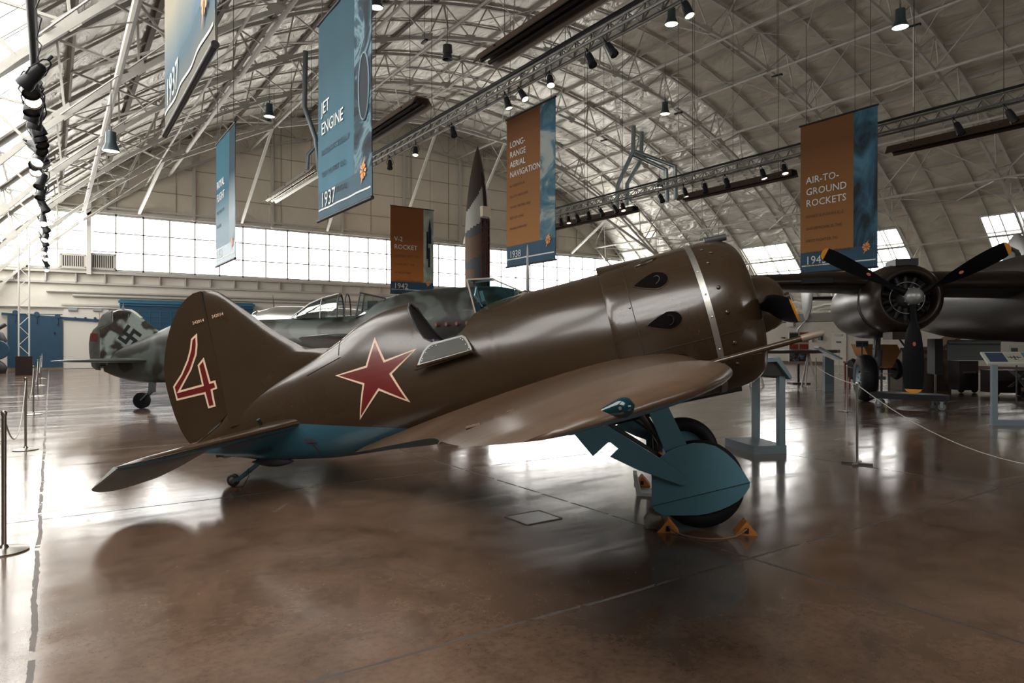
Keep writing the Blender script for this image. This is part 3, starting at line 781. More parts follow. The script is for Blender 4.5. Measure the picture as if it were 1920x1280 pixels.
# windscreen: three-sided frame of flat panes
A = Vector((2.935, -.185, 1.052)); B = Vector((3.415, 0, 1.140)); Cc = Vector((2.925, -.15, 1.385)); D_ = Vector((3.14, -.085, 1.345))
Am, Cm, Dm = [Vector((v.x, -v.y, v.z)) for v in (A, Cc, D_)]; Bs = Vector((3.415, -.07, 1.130)); Bm = Vector((3.415, .07, 1.130))
edges = [(A, Cc), (Cc, D_), (D_, Bs), (A, Bs), (Am, Cm), (Cm, Dm), (Dm, Bm), (Am, Bm), (D_, Dm), (Cc, Cm), (Bs, Bm)]
t = MB()
for p, q in edges: t.bar(p, q, .020, .014)
ws = t.build('windscreen', mat('windscreen_frame', (.30, .25, .21), .38, .4), fighter)
M_glass = mat('clear_glass', (.75, .86, .88), .04, trans=1.0); 
M_glass.node_tree.nodes['Principled BSDF'].inputs['IOR'].default_value = 1.45
def thin_glass(name, tint, refl=.12, blend=.25):
    if name in MATS: return MATS[name]
    m = bpy.data.materials.new(name); m.use_nodes = True; N = m.node_tree.nodes; L = m.node_tree.links
    for n_ in list(N):
        if n_.type != 'OUTPUT_MATERIAL': N.remove(n_)
    out = [n_ for n_ in N if n_.type == 'OUTPUT_MATERIAL'][0]
    tr = N.new('ShaderNodeBsdfTransparent'); tr.inputs[0].default_value = (*tint, 1); gl = N.new('ShaderNodeBsdfGlossy'); gl.inputs['Roughness'].default_value = .04
    fr_ = N.new('ShaderNodeLayerWeight'); fr_.inputs[0].default_value = blend; ad = N.new('ShaderNodeMath'); ad.operation = 'ADD'; ad.inputs[1].default_value = refl; ad.use_clamp = True
    L.new(fr_.outputs['Fresnel'], ad.inputs[0]); mx = N.new('ShaderNodeMixShader'); L.new(ad.outputs[0], mx.inputs[0]); L.new(tr.outputs[0], mx.inputs[1]); L.new(gl.outputs[0], mx.inputs[2]); L.new(mx.outputs[0], out.inputs[0])
    MATS[name] = m; return m
M_pane = thin_glass('windscreen_glass', (.50, .70, .75), .0, .04)
t = MB(); t.add([A, Bs, D_, Cc], [(0, 1, 2, 3)]); t.add([Am, Bm, Dm, Cm], [(0, 1, 2, 3)]); t.add([D_, Bs, Bm, Dm], [(0, 1, 2, 3)]); t.add([Cc, D_, Dm, Cm], [(0, 1, 2, 3)])
t.build('glass_panel', M_pane, ws, recalc=False)
t = MB(); t.box((2.955, 0, 1.10), (.06, .30, .10)); t.cyl((2.90, 0, 1.13), (3.02, 0, 1.13), .045, n=14); t.build('instrument_hood', M_dark, fighter)
t = MB(); t.tube([(3.0, -.13, 1.10), (2.96, -.14, 1.22), (2.99, -.10, 1.30)], .010); t.box((3.02, -.11, 1.20), (.03, .02, .10)); t.build('gunsight', mat('sight_metal', (.25, .30, .33), .3, .6), fighter)
# padded lump ahead of the windscreen on the far side, and the aerial mast
t = MB(); t.lathe([(.001, 0), (.05, .01), (.075, .05), (.07, .11), (.04, .15), (.001, .16)], (3.36, .30, 1.04), (-.1, 0, 1), n=18); t.build('fairing_bump', M_olive, fighter, smooth=True)
# folded-down entry flap
def flap(u, v, off):
    out = .30 + .21 * max(0, (.875 - v)) / .18
    base = surf(u, max(v, .5), -1, 0)
    return Vector((u, base.y - .012 - (.875 - v) * .42 - off, v))
FL = [(2.365, .700), (2.395, .765), (2.431, .822), (2.475, .858), (2.518, .874), (2.563, .874), (2.814, .872), (2.850, .845), (2.880, .790), (2.907, .722), (2.90, .708)]
dm = MB(); dm.prism(FL, lambda u, v, d: flap(u, v, d), 0, .014); fl_o = dm.build('entry_flap', mat('dull_aluminium', (.26, .26, .25), .5, .8), fighter)
inn = inset(FL, .018); dm = MB(); dm.prism(inn, lambda u, v, d: flap(u, v, d), .0145, .019); pad = dm.build('flap_lining', mat('grey_leather', (.036, .034, .029), .6, noise=(9, .2, (.028, .027, .023)), bump=(60, .2, .002)), fl_o)
for u, v in inset(FL, .032): 
    t = MB(); t.lathe([(.005, 0), (.004, .003), (.0005, .004)], flap(u, v, .021), (0, -1, .3), n=8); t.build('rivet', M_silver, pad)
t = MB(); t.bar(flap(2.36, .695, .002), flap(2.905, .702, .002), .020, .020); t.bar(flap(2.33, .668, -.03), flap(2.935, .69, -.03), .03, .012); t.build('flap_hinge', M_olive, fl_o)
# spine seam and skin joints
t = MB(); pts = [surf(1.515, 1.16 - .03 * i, -1, .002) for i in range(6)]; pts = [Vector((1.515, 0, 1.172))] + pts
for a, b_ in zip(pts, pts[1:]): t.bar(a, b_, .006, .004)
pts = [surf(1.54 - .10 * i, .985 - .022 * i, -1, .002) for i in range(5)]
for a, b_ in zip(pts, pts[1:]): t.bar(a, b_, .005, .004)
t.build('skin_seam', MATS['panel_line'], fus)

# ---- undercarriage
M_cover = mat('undercarriage_cover', (.066, .17, .22), .42, coat=.15, noise=(4, .3, (.058, .15, .195)))
DISC = [(4.150, -.60), (4.19, -.545), (4.25, -.495), (4.33, -.462), (4.42, -.448), (4.521, -.450), (4.60, -.470), (4.68, -.512), (4.74, -.578), (4.79, -.655), (4.83, -.745), (4.857, -.835)]
DISC_LO = [(4.857, -.835), (4.845, -.875), (4.80, -.922), (4.74, -.962), (4.66, -.990), (4.58, -1.006), (4.50, -1.012), (4.415, -1.008), (4.30, -.985), (4.20, -.962), (4.139, -.940), (4.10, -.90), (4.085, -.86)]
CREASE = [(4.085, -.858), (4.857, -.836)]
for sd in (-1, 1):
    yo = .93 * sd
    wc = Vector((4.49, .815 * sd, -.79)); 
    t = MB(); prof = []
    for i in range(17):
        a = -PI * .80 + PI * 1.6 * i / 16; prof.append((.275 + .075 * math.cos(a), .066 * math.sin(a)))
    t.lathe([(p[0], p[1]) for p in prof], wc, (0, 1, 0), n=44, cap=False); wh = t.build('main_wheel', M_rubber, fighter, smooth=True)
    t = MB(); t.lathe([(.232, -.055), (.225, -.03), (.14, -.02), (.06, -.035), (.001, -.04)], wc, (0, 1, 0), n=32, cap=False); t.lathe([(.232, .055), (.225, .03), (.14, .02), (.06, .035), (.001, .04)], wc, (0, 1, 0), n=32, cap=False); t.build('wheel_hub', M_cover, wh, smooth=True)
    up = DISC + [CREASE[0]]
    t = MB(); t.prism(up, lambda u, v, d: Vector((u, yo + d * sd, v)), -.006, .006); dc = t.build('wheel_cover', M_cover, fighter)
    # lower flap kinks inwards under a crease
    t = MB(); t.prism(DISC_LO, lambda u, v, d: Vector((u, yo + d * sd - sd * max(0, (-.845 - v)) * .20, v)), -.004, .004); t.build('lower_flap', M_cover, dc)
    t = MB(); t.bar((4.085, yo + .0065 * sd, -.858), (4.857, yo + .0065 * sd, -.836), .006, .004); t.build('flap_seam', M_black, dc)
    # forward leg fairing and raked fairing with its notch
    t = MB(); t.prism([(4.235, -.02), (4.385, -.02), (4.47, -.45), (4.30, -.53)], lambda u, v, d: Vector((u, sd * (.985 + .07 * v * -1 * 0 - (.0)) + d * sd, v)), -.085, -.073); t.build('leg_fairing', M_cover, fighter)
    DG = [(3.56, -.02), (3.86, -.02), (3.90, -.148), (4.05, -.305), (4.22, -.478), (4.35, -.622), (4.405, -.70), (4.415, -.735), (4.395, -.752), (4.33, -.728), (4.214, -.652), (4.05, -.548), (3.869, -.402), (3.948, -.355), (3.900, -.294), (3.882, -.290), (3.739, -.368), (3.63, -.15)]
    t = MB(); t.prism(DG, lambda u, v, d: Vector((u, sd * .955 + d * sd, v)), 0, .02); t.build('strut_fairing', M_cover, fighter)
    t = MB(); t.cyl((4.12, .86 * sd, .0), (4.47, .86 * sd, -.78), .032, n=12); t.cyl((3.75, .80 * sd, .0), (4.40, .86 * sd, -.68), .026, n=12); t.cyl((4.49, .74 * sd, -.79), (4.49, .90 * sd, -.79), .035, n=12); t.build('gear_leg', M_dark, fighter, smooth=True, auto=40)
    t = MB(); t.tube([(4.15, .78 * sd, -.05), (4.25, .76 * sd, -.42), (4.19, .76 * sd, -.72)], .007, n=6); t.tube([(4.08, .70 * sd, -.02), (4.35, .78 * sd, -.52)], .006, n=6); t.build('brake_hose', M_dark, fighter)
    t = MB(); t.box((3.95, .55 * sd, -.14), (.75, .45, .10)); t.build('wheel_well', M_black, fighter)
# exhaust of the belly: dark engine accessory box between the legs
t = MB(); t.cyl((4.2, 0, -.16), (5.1, 0, -.19), .05); t.build('belly_duct', M_dark, fighter)
# tail wheel
t = MB(); rings = []
for i in range(9):
    u = i / 8; rings.append([Vector((.26 + .44 * u, .05 * math.sin(PI * (u * .9 + .1)) * math.cos(k * PI / 6), .20 - .09 * u + .055 * math.sin(PI * (u * .9 + .05)) * math.sin(k * PI / 6))) for k in range(12)])
t.loft(rings); tf = t.build('tailwheel_fairing', M_dark, fighter, smooth=True)
t = MB(); t.bar((.36, 0, .19), (.045, -.0, .055), .050, .035); t.bar((.09, -.03, .075), (.01, -.03, .06), .012, .03); t.build('tailwheel_fork', M_cover, fighter)
t = MB(); t.lathe([(.02, -.022), (.05, -.024), (.066, -.014), (.068, 0), (.066, .014), (.05, .024), (.02, .022)], (.003, 0, .0685), (0, 1, 0), n=26); tw = t.build('tail_wheel', mat('worn_rubber', (.035, .030, .026), .6), fighter, smooth=True)
t = MB(); t.lathe([(.001, -.034), (.03, -.032), (.034, -.024)], (.003, 0, .0685), (0, 1, 0), n=20, cap=False); t.build('wheel_hub', mat('hub_tan', (.16, .12, .08), .5), tw, smooth=True)
t = MB(); t.tube([(.22, -.04, .15), (.21, -.05, .07), (.14, -.06, -.01), (.11, -.06, -.022)], .0035, n=6); t.build('earthing_wire', M_black, fighter)
t = MB(); t.add([(-.12, -.01, .40), (.06, -.01, .33), (-.12, -.01, .33), (-.12, .01, .40), (.06, .01, .33), (-.12, .01, .33)], [(0, 1, 2), (3, 5, 4), (0, 3, 4, 1), (1, 4, 5, 2), (2, 5, 3, 0)]); t.build('tail_light_bracket', M_olive, fighter)
# ============================================================ OTHER AIRCRAFT
def camo(name, c1, c2, scale, pos, rough=.45, c3=None):
    m = bpy.data.materials.new(name); m.use_nodes = True; N = m.node_tree.nodes; L = m.node_tree.links
    b = N['Principled BSDF']; tc = N.new('ShaderNodeTexCoord'); n = N.new('ShaderNodeTexNoise'); n.inputs['Scale'].default_value = scale; n.inputs['Detail'].default_value = 1.5
    L.new(tc.outputs['Object'], n.inputs['Vector']); r = N.new('ShaderNodeValToRGB'); e = r.color_ramp.elements
    e[0].position = pos - .03; e[0].color = (*c1, 1); e[1].position = pos + .04; e[1].color = (*c2, 1)
    if c3:
        k = e.new(pos + .16); k.color = (*c3, 1); k = e.new(pos + .11); k.color = (*c2, 1)
    L.new(n.outputs['Fac'], r.inputs[0]); L.new(r.outputs[0], b.inputs['Base Color']); b.inputs['Roughness'].default_value = rough; b.inputs['Coat Weight'].default_value = .1
    return m
M_mottle = camo('mottled_green_grey', (.16, .19, .175), (.016, .012, .009), 3.0, .50, .42, (.030, .027, .018))
M_splint = camo('dark_green_camouflage', (.035, .042, .036), (.055, .062, .052), 1.1, .52, .38)
M_undergrey = mat('pale_grey_underside', (.12, .15, .15), .45)
def blend_x(name, x0, ma, mb_, w=.5):
    return None
def ell(x, zc, w, h, n=28, e=2.0, x_shift=0):
    return [Vector((x, w * math.copysign(abs(math.sin(2 * PI * k / n)) ** (2 / e), math.sin(2 * PI * k / n)), zc + h * math.copysign(abs(math.cos(2 * PI * k / n)) ** (2 / e), math.cos(2 * PI * k / n)))) for k in range(n)]
def body(rows, per, name, m, parent, n=32, e=2.0):
    mb = MB(); xs_ = []
    for a, b in zip(rows, rows[1:]): xs_ += [a[0] + (b[0] - a[0]) * i / per for i in range(per)]
    xs_.append(rows[-1][0]); rings = []
    for x in xs_:
        zt, zb, w = interp(rows, x); rings.append(ell(x, (zt + zb) / 2, w, (zt - zb) / 2, n, e))
    mb.loft(rings); return mb.build(name, m, parent, smooth=True, auto=50)
M_fwf = camo('tail_to_nose_camouflage', (.055, .066, .060), (.018, .018, .014), 2.0, .50, .40, (.028, .031, .025))
hd2 = WD(1, 0)
FWM = frame_matrix(W(-9.5, 15.2, 0), hd2)
fw = empty('camouflaged_fighter_plane', mat=FWM)
tag(fw, 'mottled grey-green fighter plane with slid-back canopy parked behind the brown fighter', 'aeroplane')
body([(.42, 1.02, .82, .03), (.7, 1.30, .70, .12), (1.1, 1.48, .60, .19), (1.6, 1.70, .57, .26), (2.1, 1.90, .58, .32), (3.0, 1.95, .62, .38), (4.0, 1.98, .68, .42), (5.0, 2.02, .74, .45), (6.0, 2.08, .80, .46), (6.6, 2.42, .86, .46), (7.4, 2.62, .95, .48), (8.3, 2.70, 1.06, .50), (9.1, 2.72, 1.18, .52), (9.55, 2.66, 1.28, .50)], 5, 'fuselage', M_fwf, fw)
ffin = [(.33, .9), (.33, 1.78), (.62, 1.93), (.62, 2.16), (.73, 2.20), (.80, 2.22), (1.00, 2.19), (1.12, 2.125), (1.23, 2.04), (1.42, 1.88), (1.58, 1.76), (1.9, 1.60), (2.1, 1.3), (1.4, .9)]
def tapered_plate(mb, poly, half, axis_y=0.0, edge=.012):
    """a plate whose middle is thicker than its rim"""
    inn_ = inset(poly, .04)
    n = len(poly)
    for sg in (-1, 1):
        vs = [Vector((u, axis_y + sg * edge, v)) for u, v in poly] + [Vector((u, axis_y + sg * half, v)) for u, v in inn_]
        fs = [(i, (i + 1) % n, n + (i + 1) % n, n + i) for i in range(n)]
        tri = tessellate_polygon([[Vector((u, v, 0)) for u, v in inn_]]); fs += [tuple(i + n for i in t_) for t_ in tri]
        mb.add(vs, fs)
    vs = [Vector((u, axis_y - edge, v)) for u, v in poly] + [Vector((u, axis_y + edge, v)) for u, v in poly]
    mb.add(vs, [(i, (i + 1) % n, n + (i + 1) % n, n + i) for i in range(n)]); return mb
t = MB(); tapered_plate(t, ffin, .07); ff = t.build('tail_fin', M_mottle, fw, smooth=True, auto=30)
t = MB(); t.prism([(.80, 2.20), (.845, 2.345), (.87, 2.24), (.90, 2.20)], lambda u, v, d: Vector((u, d, v)), -.01, .01); t.build('aerial_fitting', M_undergrey, fw)
t = MB(); t.prism([(.88, 2.215), (1.02, 2.205), (1.15, 2.125), (1.27, 2.02), (1.22, 2.00), (1.1, 2.09), (1.0, 2.15), (.9, 2.185)], lambda u, v, d: Vector((u, d, v)), -.03, .03); t.build('fin_leading_strip', mat('pale_strip', (.55, .52, .46), .5), fw)
frud = [(.60, 2.17), (.50, 2.16), (.38, 2.08), (.31, 1.96), (.28, 1.84), (.18, 1.75), (.11, 1.62), (.085, 1.45), (.09, 1.26), (.11, 1.10), (.15, .93), (.24, .86), (.34, .85), (.34, 1.76), (.60, 1.88)]
t = MB(); tapered_plate(t, frud, .035); t.build('rudder', mat('dark_rudder', (.035, .032, .027), .5, noise=(3, .12, (.07, .078, .07))), fw, smooth=True, auto=30)
t = MB(); t.box((.215, -.037, 1.585), (.16, .006, .17)); t.build('red_trim_tab', mat('tab_red', (.07, .006, .005), .5), fw)
text_obj('number_lettering', '836017', .155, M_black, ff, side_mtx(Vector((.66, -.082, 1.985)), Vector((1, 0, .12))), xs_=.88)
a_ = .078; rot = math.radians(-36)
def hk(rects):
    out = []
    for (x0, y0, x1, y1) in rects:
        out.append([((.0 + 1.03) + a_ * (x * math.cos(rot) - y * math.sin(rot)), 1.60 + a_ * (x * math.sin(rot) + y * math.cos(rot))) for x, y in ((x0, y0), (x1, y0), (x1, y1), (x0, y1))])
    return out
t = MB()
for poly in hk([(-2.5, -.5, 2.5, .5), (-.5, -2.5, .5, -.5), (-.5, .5, .5, 2.5), (.5, 1.5, 2.5, 2.5), (1.5, -2.5, 2.5, -.5), (-2.5, -2.5, -.5, -1.5), (-2.5, .5, -1.5, 2.5)]):
    t.add([Vector((u, -.0735, v)) for u, v in poly], [(0, 1, 2, 3)])
t.build('historic_tail_marking', M_black, ff, recalc=False)
for sd in (-1, 1):
    _, o = wing_loft(dense([(.10, 1.55, .28, 1.07, .06, .05), (.9, 1.25, .30, 1.09, .045, .04), (1.55, .98, .34, 1.10, .03, .03), (1.76, .80, .40, 1.105, .02, .02), (1.83, .64, .5, 1.107, .008, .008)], 3), sd, M_splint, M_undergrey, 'tailplane', fw, n=12)
    _, o = wing_loft(dense([(.35, 8.1, 5.6, 1.16, .22, .16), (1.5, 8.0, 5.75, 1.26, .18, .13), (3.5, 7.7, 6.05, 1.42, .12, .09), (4.8, 7.45, 6.25, 1.53, .08, .06), (5.1, 7.2, 6.4, 1.56, .05, .04), (5.22, 6.9, 6.6, 1.57, .02, .02)], 3), sd, M_splint, M_undergrey, 'wing', fw, n=16)
    t = MB(); t.cyl((8.1, 1.6 * sd, 1.2), (8.35, 1.75 * sd, .38), .06, n=10); t.build('gear_leg', M_undergrey, fw, smooth=True, auto=40)
    t = MB(); t.lathe([(.2, -.08), (.32, -.09), (.36, -.04), (.36, .04), (.32, .09), (.2, .08)], (8.35, 1.75 * sd, .36), (0, 1, 0), n=26); t.build('main_wheel', M_rubber, fw, smooth=True, auto=50)
t = MB(); t.bar((1.50, 0, .66), (1.48, 0, .36), .14, .10); t.bar((1.50, -.07, .42), (1.28, -.09, .19), .05, .03); t.bar((1.50, .07, .42), (1.28, .09, .19), .05, .03); t.build('tailwheel_fork', mat('grey_green_fork', (.06, .075, .08), .45), fw)
t = MB(); t.lathe([(.02, -.05), (.12, -.06), (.178, -.045), (.18, 0), (.178, .045), (.12, .06), (.02, .05)], (1.26, 0, .18), (0, 1, 0), n=28); t.build('tail_wheel', M_rubber, fw, smooth=True, auto=50)
# canopy slid back, windscreen frame, cockpit, cowl details
M_fwglass = thin_glass('canopy_glass', (.72, .80, .82), .22)
t = MB(); can = [(4.55, 1.99, 1.98, .05), (4.75, 2.14, 1.98, .16), (5.0, 2.33, 1.99, .24), (5.3, 2.46, 2.0, .28), (5.6, 2.54, 2.01, .30), (5.68, 2.55, 2.01, .30)]
rings = []
for (x, zt, zb, w) in can: rings.append([Vector((x, w * math.cos(PI * k / 12), zb + (zt - zb) * math.sin(PI * k / 12) ** .8)) for k in range(13)])
t.loft(rings, cap=False, wrap=False); cg = t.build('sliding_canopy', M_fwglass, fw, smooth=True)
t = MB(); t.tube([v + Vector((0, 0, .005)) for v in rings[-1]], .018, n=6); t.tube([Vector((v.x + .16, v.y, v.z)) for v in rings[-1]], .016, n=6); t.build('canopy_hoop', M_dark, cg)
t = MB(); t.tube([rings[i][3] for i in range(6)], .018, n=6); t.tube([rings[3][k] for k in range(0, 13)], .010, n=6); t.tube([rings[i][6] for i in range(6)], .022, n=6); t.build('canopy_frame', mat('canopy_frame_pale', (.42, .42, .40), .4), cg)
t = MB(); t.box((5.25, 0, 2.12), (.10, .34, .36)); t.box((5.0, 0, 2.06), (.5, .3, .12)); t.build('head_armour', M_dark, fw)
t = MB(); ws_ = [(6.08, -.27, 2.02), (6.17, -.22, 2.56), (6.17, .22, 2.56), (6.08, .27, 2.02)]
t.tube(ws_, .020, n=6); 
for sg in (-1, 1): t.tube([(6.17, .22 * sg, 2.56), (6.72, .16 * sg, 2.44), (6.55, .26 * sg, 2.15), (6.08, .27 * sg, 2.02)], .018, n=6)
wf = t.build('windscreen_frame', M_dark, fw)
t = MB()
for sg in (-1, 1): t.add([(6.08, .27 * sg, 2.02), (6.17, .22 * sg, 2.56), (6.72, .16 * sg, 2.44), (6.55, .26 * sg, 2.15)], [(0, 1, 2, 3)])
t.build('glass_panel', M_fwglass, wf, recalc=False)
t = MB(); t.box((6.42, 0, 2.28), (.22, .26, .22)); t.build('gunsight_block', M_black, fw)
t = MB()
for (x, z) in ((8.05, 1.95), (8.33, 1.98), (8.60, 2.02), (8.86, 2.05)): pass
for i in range(6): 
    t = MB(); t.cyl((7.95 + .22 * i, -.46, 1.86 + .012 * i), (7.86 + .22 * i, -.55, 1.85 + .012 * i), .045, n=10); t.build('exhaust_stub', mat('rusty_stub', (.16, .09, .07), .6, .4), fw, smooth=True, auto=40)
t = MB(); t.lathe([(.50, 0), (.52, .06), (.50, .16), (.44, .20), (.40, .14)], (9.52, 0, 1.98), (1, 0, .03), n=32, cap=False); t.build('cowl_ring', M_splint, fw, smooth=True, auto=50)
t = MB(); t.lathe([(.36, 0), (.33, .18), (.24, .38), (.12, .50), (.01, .54)], (9.66, 0, 1.98), (1, 0, .03), n=28); t.build('spinner', M_black, fw, smooth=True, auto=50)
for k in range(3): blade(1.72, .22, .1, .15, 'propeller_blade', math.radians(8 + 120 * k), fw, Vector((9.85, 0, 1.98)), mats=(M_prop, M_prop), pitch0=25, pitch1=10)

# ---- silver glass-nosed aircraft far behind
sb = empty('glass_nosed_aircraft', mat=frame_matrix(W(-10.3, 27.5, 0), WD(-1, .12)))
tag(sb, 'silver aircraft with round glazed nose dome far behind the slid-back canopy', 'aeroplane')
body([(-6.0, 2.55, 2.1, .2), (-3.0, 2.85, 1.7, .6), (-1.0, 2.90, 1.6, .65), (-.2, 2.72, 1.75, .55)], 3, 'fuselage', M_silver, sb, n=20)
t = MB(); t.lathe([(.30, -.05), (.29, .12), (.22, .26), (.1, .34), (.005, .36)], (-.15, 0, 2.42), (1, 0, .15), n=20, cap=False); t.build('nose_dome', M_fwglass, sb, smooth=True)
t = MB(); t.cyl((-.75, 0, 2.8), (-.70, 0, 3.35), .025, .008, n=6); t.build('aerial_mast', M_dark, sb)
_, o = wing_loft([(-5.0 * -1 * 0 + .4, -1.8, -4.0, 2.1, .2, .15), (5.0, -2.2, -3.6, 2.2, .1, .08)], -1, M_olive, M_dark, 'wing', sb, n=8)
for sg in (-1, 1):
    t = MB(); t.cyl((-2.2, .9 * sg, 1.9), (-2.2, .9 * sg, .4), .06, n=8); t.lathe([(.1, -.1), (.4, -.1), (.45, 0), (.4, .1), (.1, .1)], (-2.2, .9 * sg, .45), (0, 1, 0), n=20); t.build('main_gear', M_black, sb, smooth=True, auto=40)

# ============================================================ THE ROCKET
v2 = empty('tall_rocket', W(-2.12, 42.0, 0)); tag(v2, 'tall upright rocket in brown, white and blue-grey patches with a cutaway side', 'rocket')
prof = [(.52, .35), (.60, .8), (.70, 2.0), (.76, 4.0), (.78, 6.5), (.76, 8.2), (.70, 9.4), (.60, 10.5), (.46, 11.5), (.30, 12.4), (.14, 13.1), (.02, 13.5)]
pk = [(z, r) for r, z in prof]; n = 48; m = MB(); zz = [.35 + (13.5 - .35) * i / 110 for i in range(111)]; rings = []
for z in zz:
    r = interp(pk, z)[0]; rings.append([Vector((r * math.cos(2 * PI * k / n), r * math.sin(2 * PI * k / n), z)) for k in range(n)])
m.loft(rings)
dirc = math.atan2(-v2.location.y, -v2.location.x)
for i, f in enumerate(m.f):
    if len(f) != 4: continue
    j, k = i // n, i % n; z = zz[j]; a = (2 * PI * k / n - dirc + PI) % (2 * PI) - PI        # 0 faces the visitor, positive to the right
    w1 = 10.35 + 1.0 * math.sin(min(1.2, max(-1.2, a * 1.1))) ; w2 = 8.55 + .5 * math.sin(a)
    if z > w1: c = 0
    elif z > w2: c = 1
    elif z > 7.9 + .15 * math.sin(a * 2): c = 2
    elif z > 6.6 + .4 * math.sin(a): c = 3
    elif z > (5.2 if a > -.35 else 5.8): c = 2
    elif z > 3.4 + .8 * math.sin(a * 1.5): c = 3
    else: c = 2
    m.m[i] = c
m.build('rocket_body', [mat('rocket_dark_brown', (.035, .024, .018), .6), mat('rocket_white', (.36, .36, .33), .55), mat('rocket_blue_grey', (.05, .058, .065), .6), mat('rocket_brown', (.12, .072, .042), .6)], v2, smooth=True, auto=60)
def vdir(a): return Vector((math.cos(dirc + a), math.sin(dirc + a), 0))
t = MB(); ra = .62
slot = [(vdir(ra - .32), vdir(ra + .32))]
for (za, zb) in ((.9, 8.95),):
    l = vdir(ra - .38) * .80; r_ = vdir(ra + .45) * .80
    t.add([Vector((l.x, l.y, za)), Vector((r_.x, r_.y, za)), Vector((r_.x, r_.y, zb)), Vector((l.x, l.y, zb)), Vector((l.x * .8, l.y * .8, za)), Vector((r_.x * .8, r_.y * .8, za)), Vector((r_.x * .8, r_.y * .8, zb)), Vector((l.x * .8, l.y * .8, zb))], [(0, 1, 2, 3), (0, 4, 5, 1), (3, 2, 6, 7), (0, 3, 7, 4), (1, 5, 6, 2)])
cw = t.build('cutaway_opening', mat('cutaway_inside', (.010, .008, .008), .7), v2)
M_rr = mat('rocket_frame_red', (.085, .016, .014), .55)
for q in (-.34, -.06, .2, .42):
    t = MB(); d_ = vdir(ra + q) * .83; t.bar((d_.x, d_.y, .9), (d_.x, d_.y, 8.95), .05, .05); t.build('upright_frame', M_rr, cw)
for i in range(18):
    t = MB(); z = 1.2 + .45 * i; l = vdir(ra - .36) * .84; r_ = vdir(ra + .44) * .84; t.bar((l.x, l.y, z), (r_.x, r_.y, z), .07, .05); t.build('cross_frame', M_rr, cw)
t = MB(); d_ = vdir(ra + .05) * .62; t.box((d_.x, d_.y, 9.35), (.62, .62, .62), Matrix.Rotation(dirc + ra, 3, 'Z')); t.build('instrument_bay', mat('cream_bay', (.60, .52, .40), .5), v2)
t = MB(); l = vdir(.72)
pts = [Vector((l.x * (interp(pk, z)[0] + .02), l.y * (interp(pk, z)[0] + .02), z)) for z in (9.7, 10.3, 10.9, 11.4, 11.8)]
t.tube(pts, [.12, .12, .10, .07, .03], n=8); t.build('warhead_slot', mat('slot_dark_red', (.02, .008, .008), .6), v2)
for k in range(4):
    t = MB(); a = dirc + PI / 4 + k * PI / 2; d_ = Vector((math.cos(a), math.sin(a), 0)); pl = [(.50, .0), (1.65, .0), (1.75, .9), (1.35, 2.2), (.72, 3.9), (.60, 1.5)]
    sdv = Vector((-d_.y, d_.x, 0)); t.prism(pl, lambda u, v, dd: d_ * u + sdv * dd + Vector((0, 0, v)), -.04, .04); t.build('fin', M_dark, v2)

# ============================================================ THE TWIN-ENGINED BOMBER ON THE RIGHT
BM = frame_matrix(W(10.91, 12.99, 0), WD(-.242, -.970))
bomber = empty('twin_engined_bomber', mat=BM)
tag(bomber, 'dark brown twin-engined bomber with yellow-tipped three-bladed propeller facing the visitor', 'aeroplane')
M_bom = mat('bomber_brown', (.020, .012, .008), .36, coat=.05, noise=(1.5, .25, (.016, .010, .007)), bump=(5, .05, .02), spec=.2)
M_bomg = mat('bomber_grey_belly', (.030, .032, .033), .4, coat=.05)
body([(-11.5, 2.75, 2.35, .12), (-10.5, 3.0, 2.1, .34), (-8, 3.2, 1.75, .55), (-6, 3.30, 1.58, .66), (-4, 3.38, 1.50, .70), (-2, 3.40, 1.47, .71), (0, 3.42, 1.47, .70), (1.2, 3.15, 1.48, .66), (2.2, 2.75, 1.52, .55), (3.0, 2.35, 1.65, .36), (3.3, 2.1, 1.8, .14)], 4, 'fuselage', M_bom, bomber, e=2.6)
t = MB(); t.tube([(-3.6, -.33, 3.35), (-3.5, -.30, 3.62), (-3.1, 0, 3.72), (-3.5, .30, 3.62), (-3.6, .33, 3.35)], .02, n=6)
t.lathe([(.38, 0), (.37, .15), (.30, .30), (.15, .40), (.01, .43)], (-3.4, 0, 3.34), (0, 0, 1), n=20, cap=False); t.build('dorsal_turret', thin_glass('turret_glass', (.6, .66, .68), .3), bomber, smooth=True)
B_W = [(.5, -.55, -3.75, 2.66, .32, .24), (2.95, -.75, -3.65, 2.74, .30, .23), (4.2, -1.0, -3.6, 2.82, .26, .20), (6.5, -1.3, -3.4, 2.84, .20, .16), (9.2, -1.75, -3.2, 2.84, .13, .10), (10.1, -2.0, -3.05, 2.84, .08, .06), (10.35, -2.3, -2.8, 2.84, .02, .02)]
for sd in (-1, 1): wing_loft(dense(B_W, 3), sd, M_bom, M_bomg, 'wing', bomber, n=18)
for y in (-4.55,):
    t = MB(); t.box((-1.04, y, 2.83), (.18, .62, .11)); t.build('landing_light_slot', M_black, bomber)
wing_loft([(.1, -9.4, -11.2, 2.95, .10, .09), (3.2, -9.7, -11.1, 2.97, .06, .06)], -1, M_bom, M_bomg, 'tailplane', bomber, n=8)
wing_loft([(.1, -9.4, -11.2, 2.95, .10, .09), (3.2, -9.7, -11.1, 2.97, .06, .06)], 1, M_bom, M_bomg, 'tailplane', bomber, n=8)
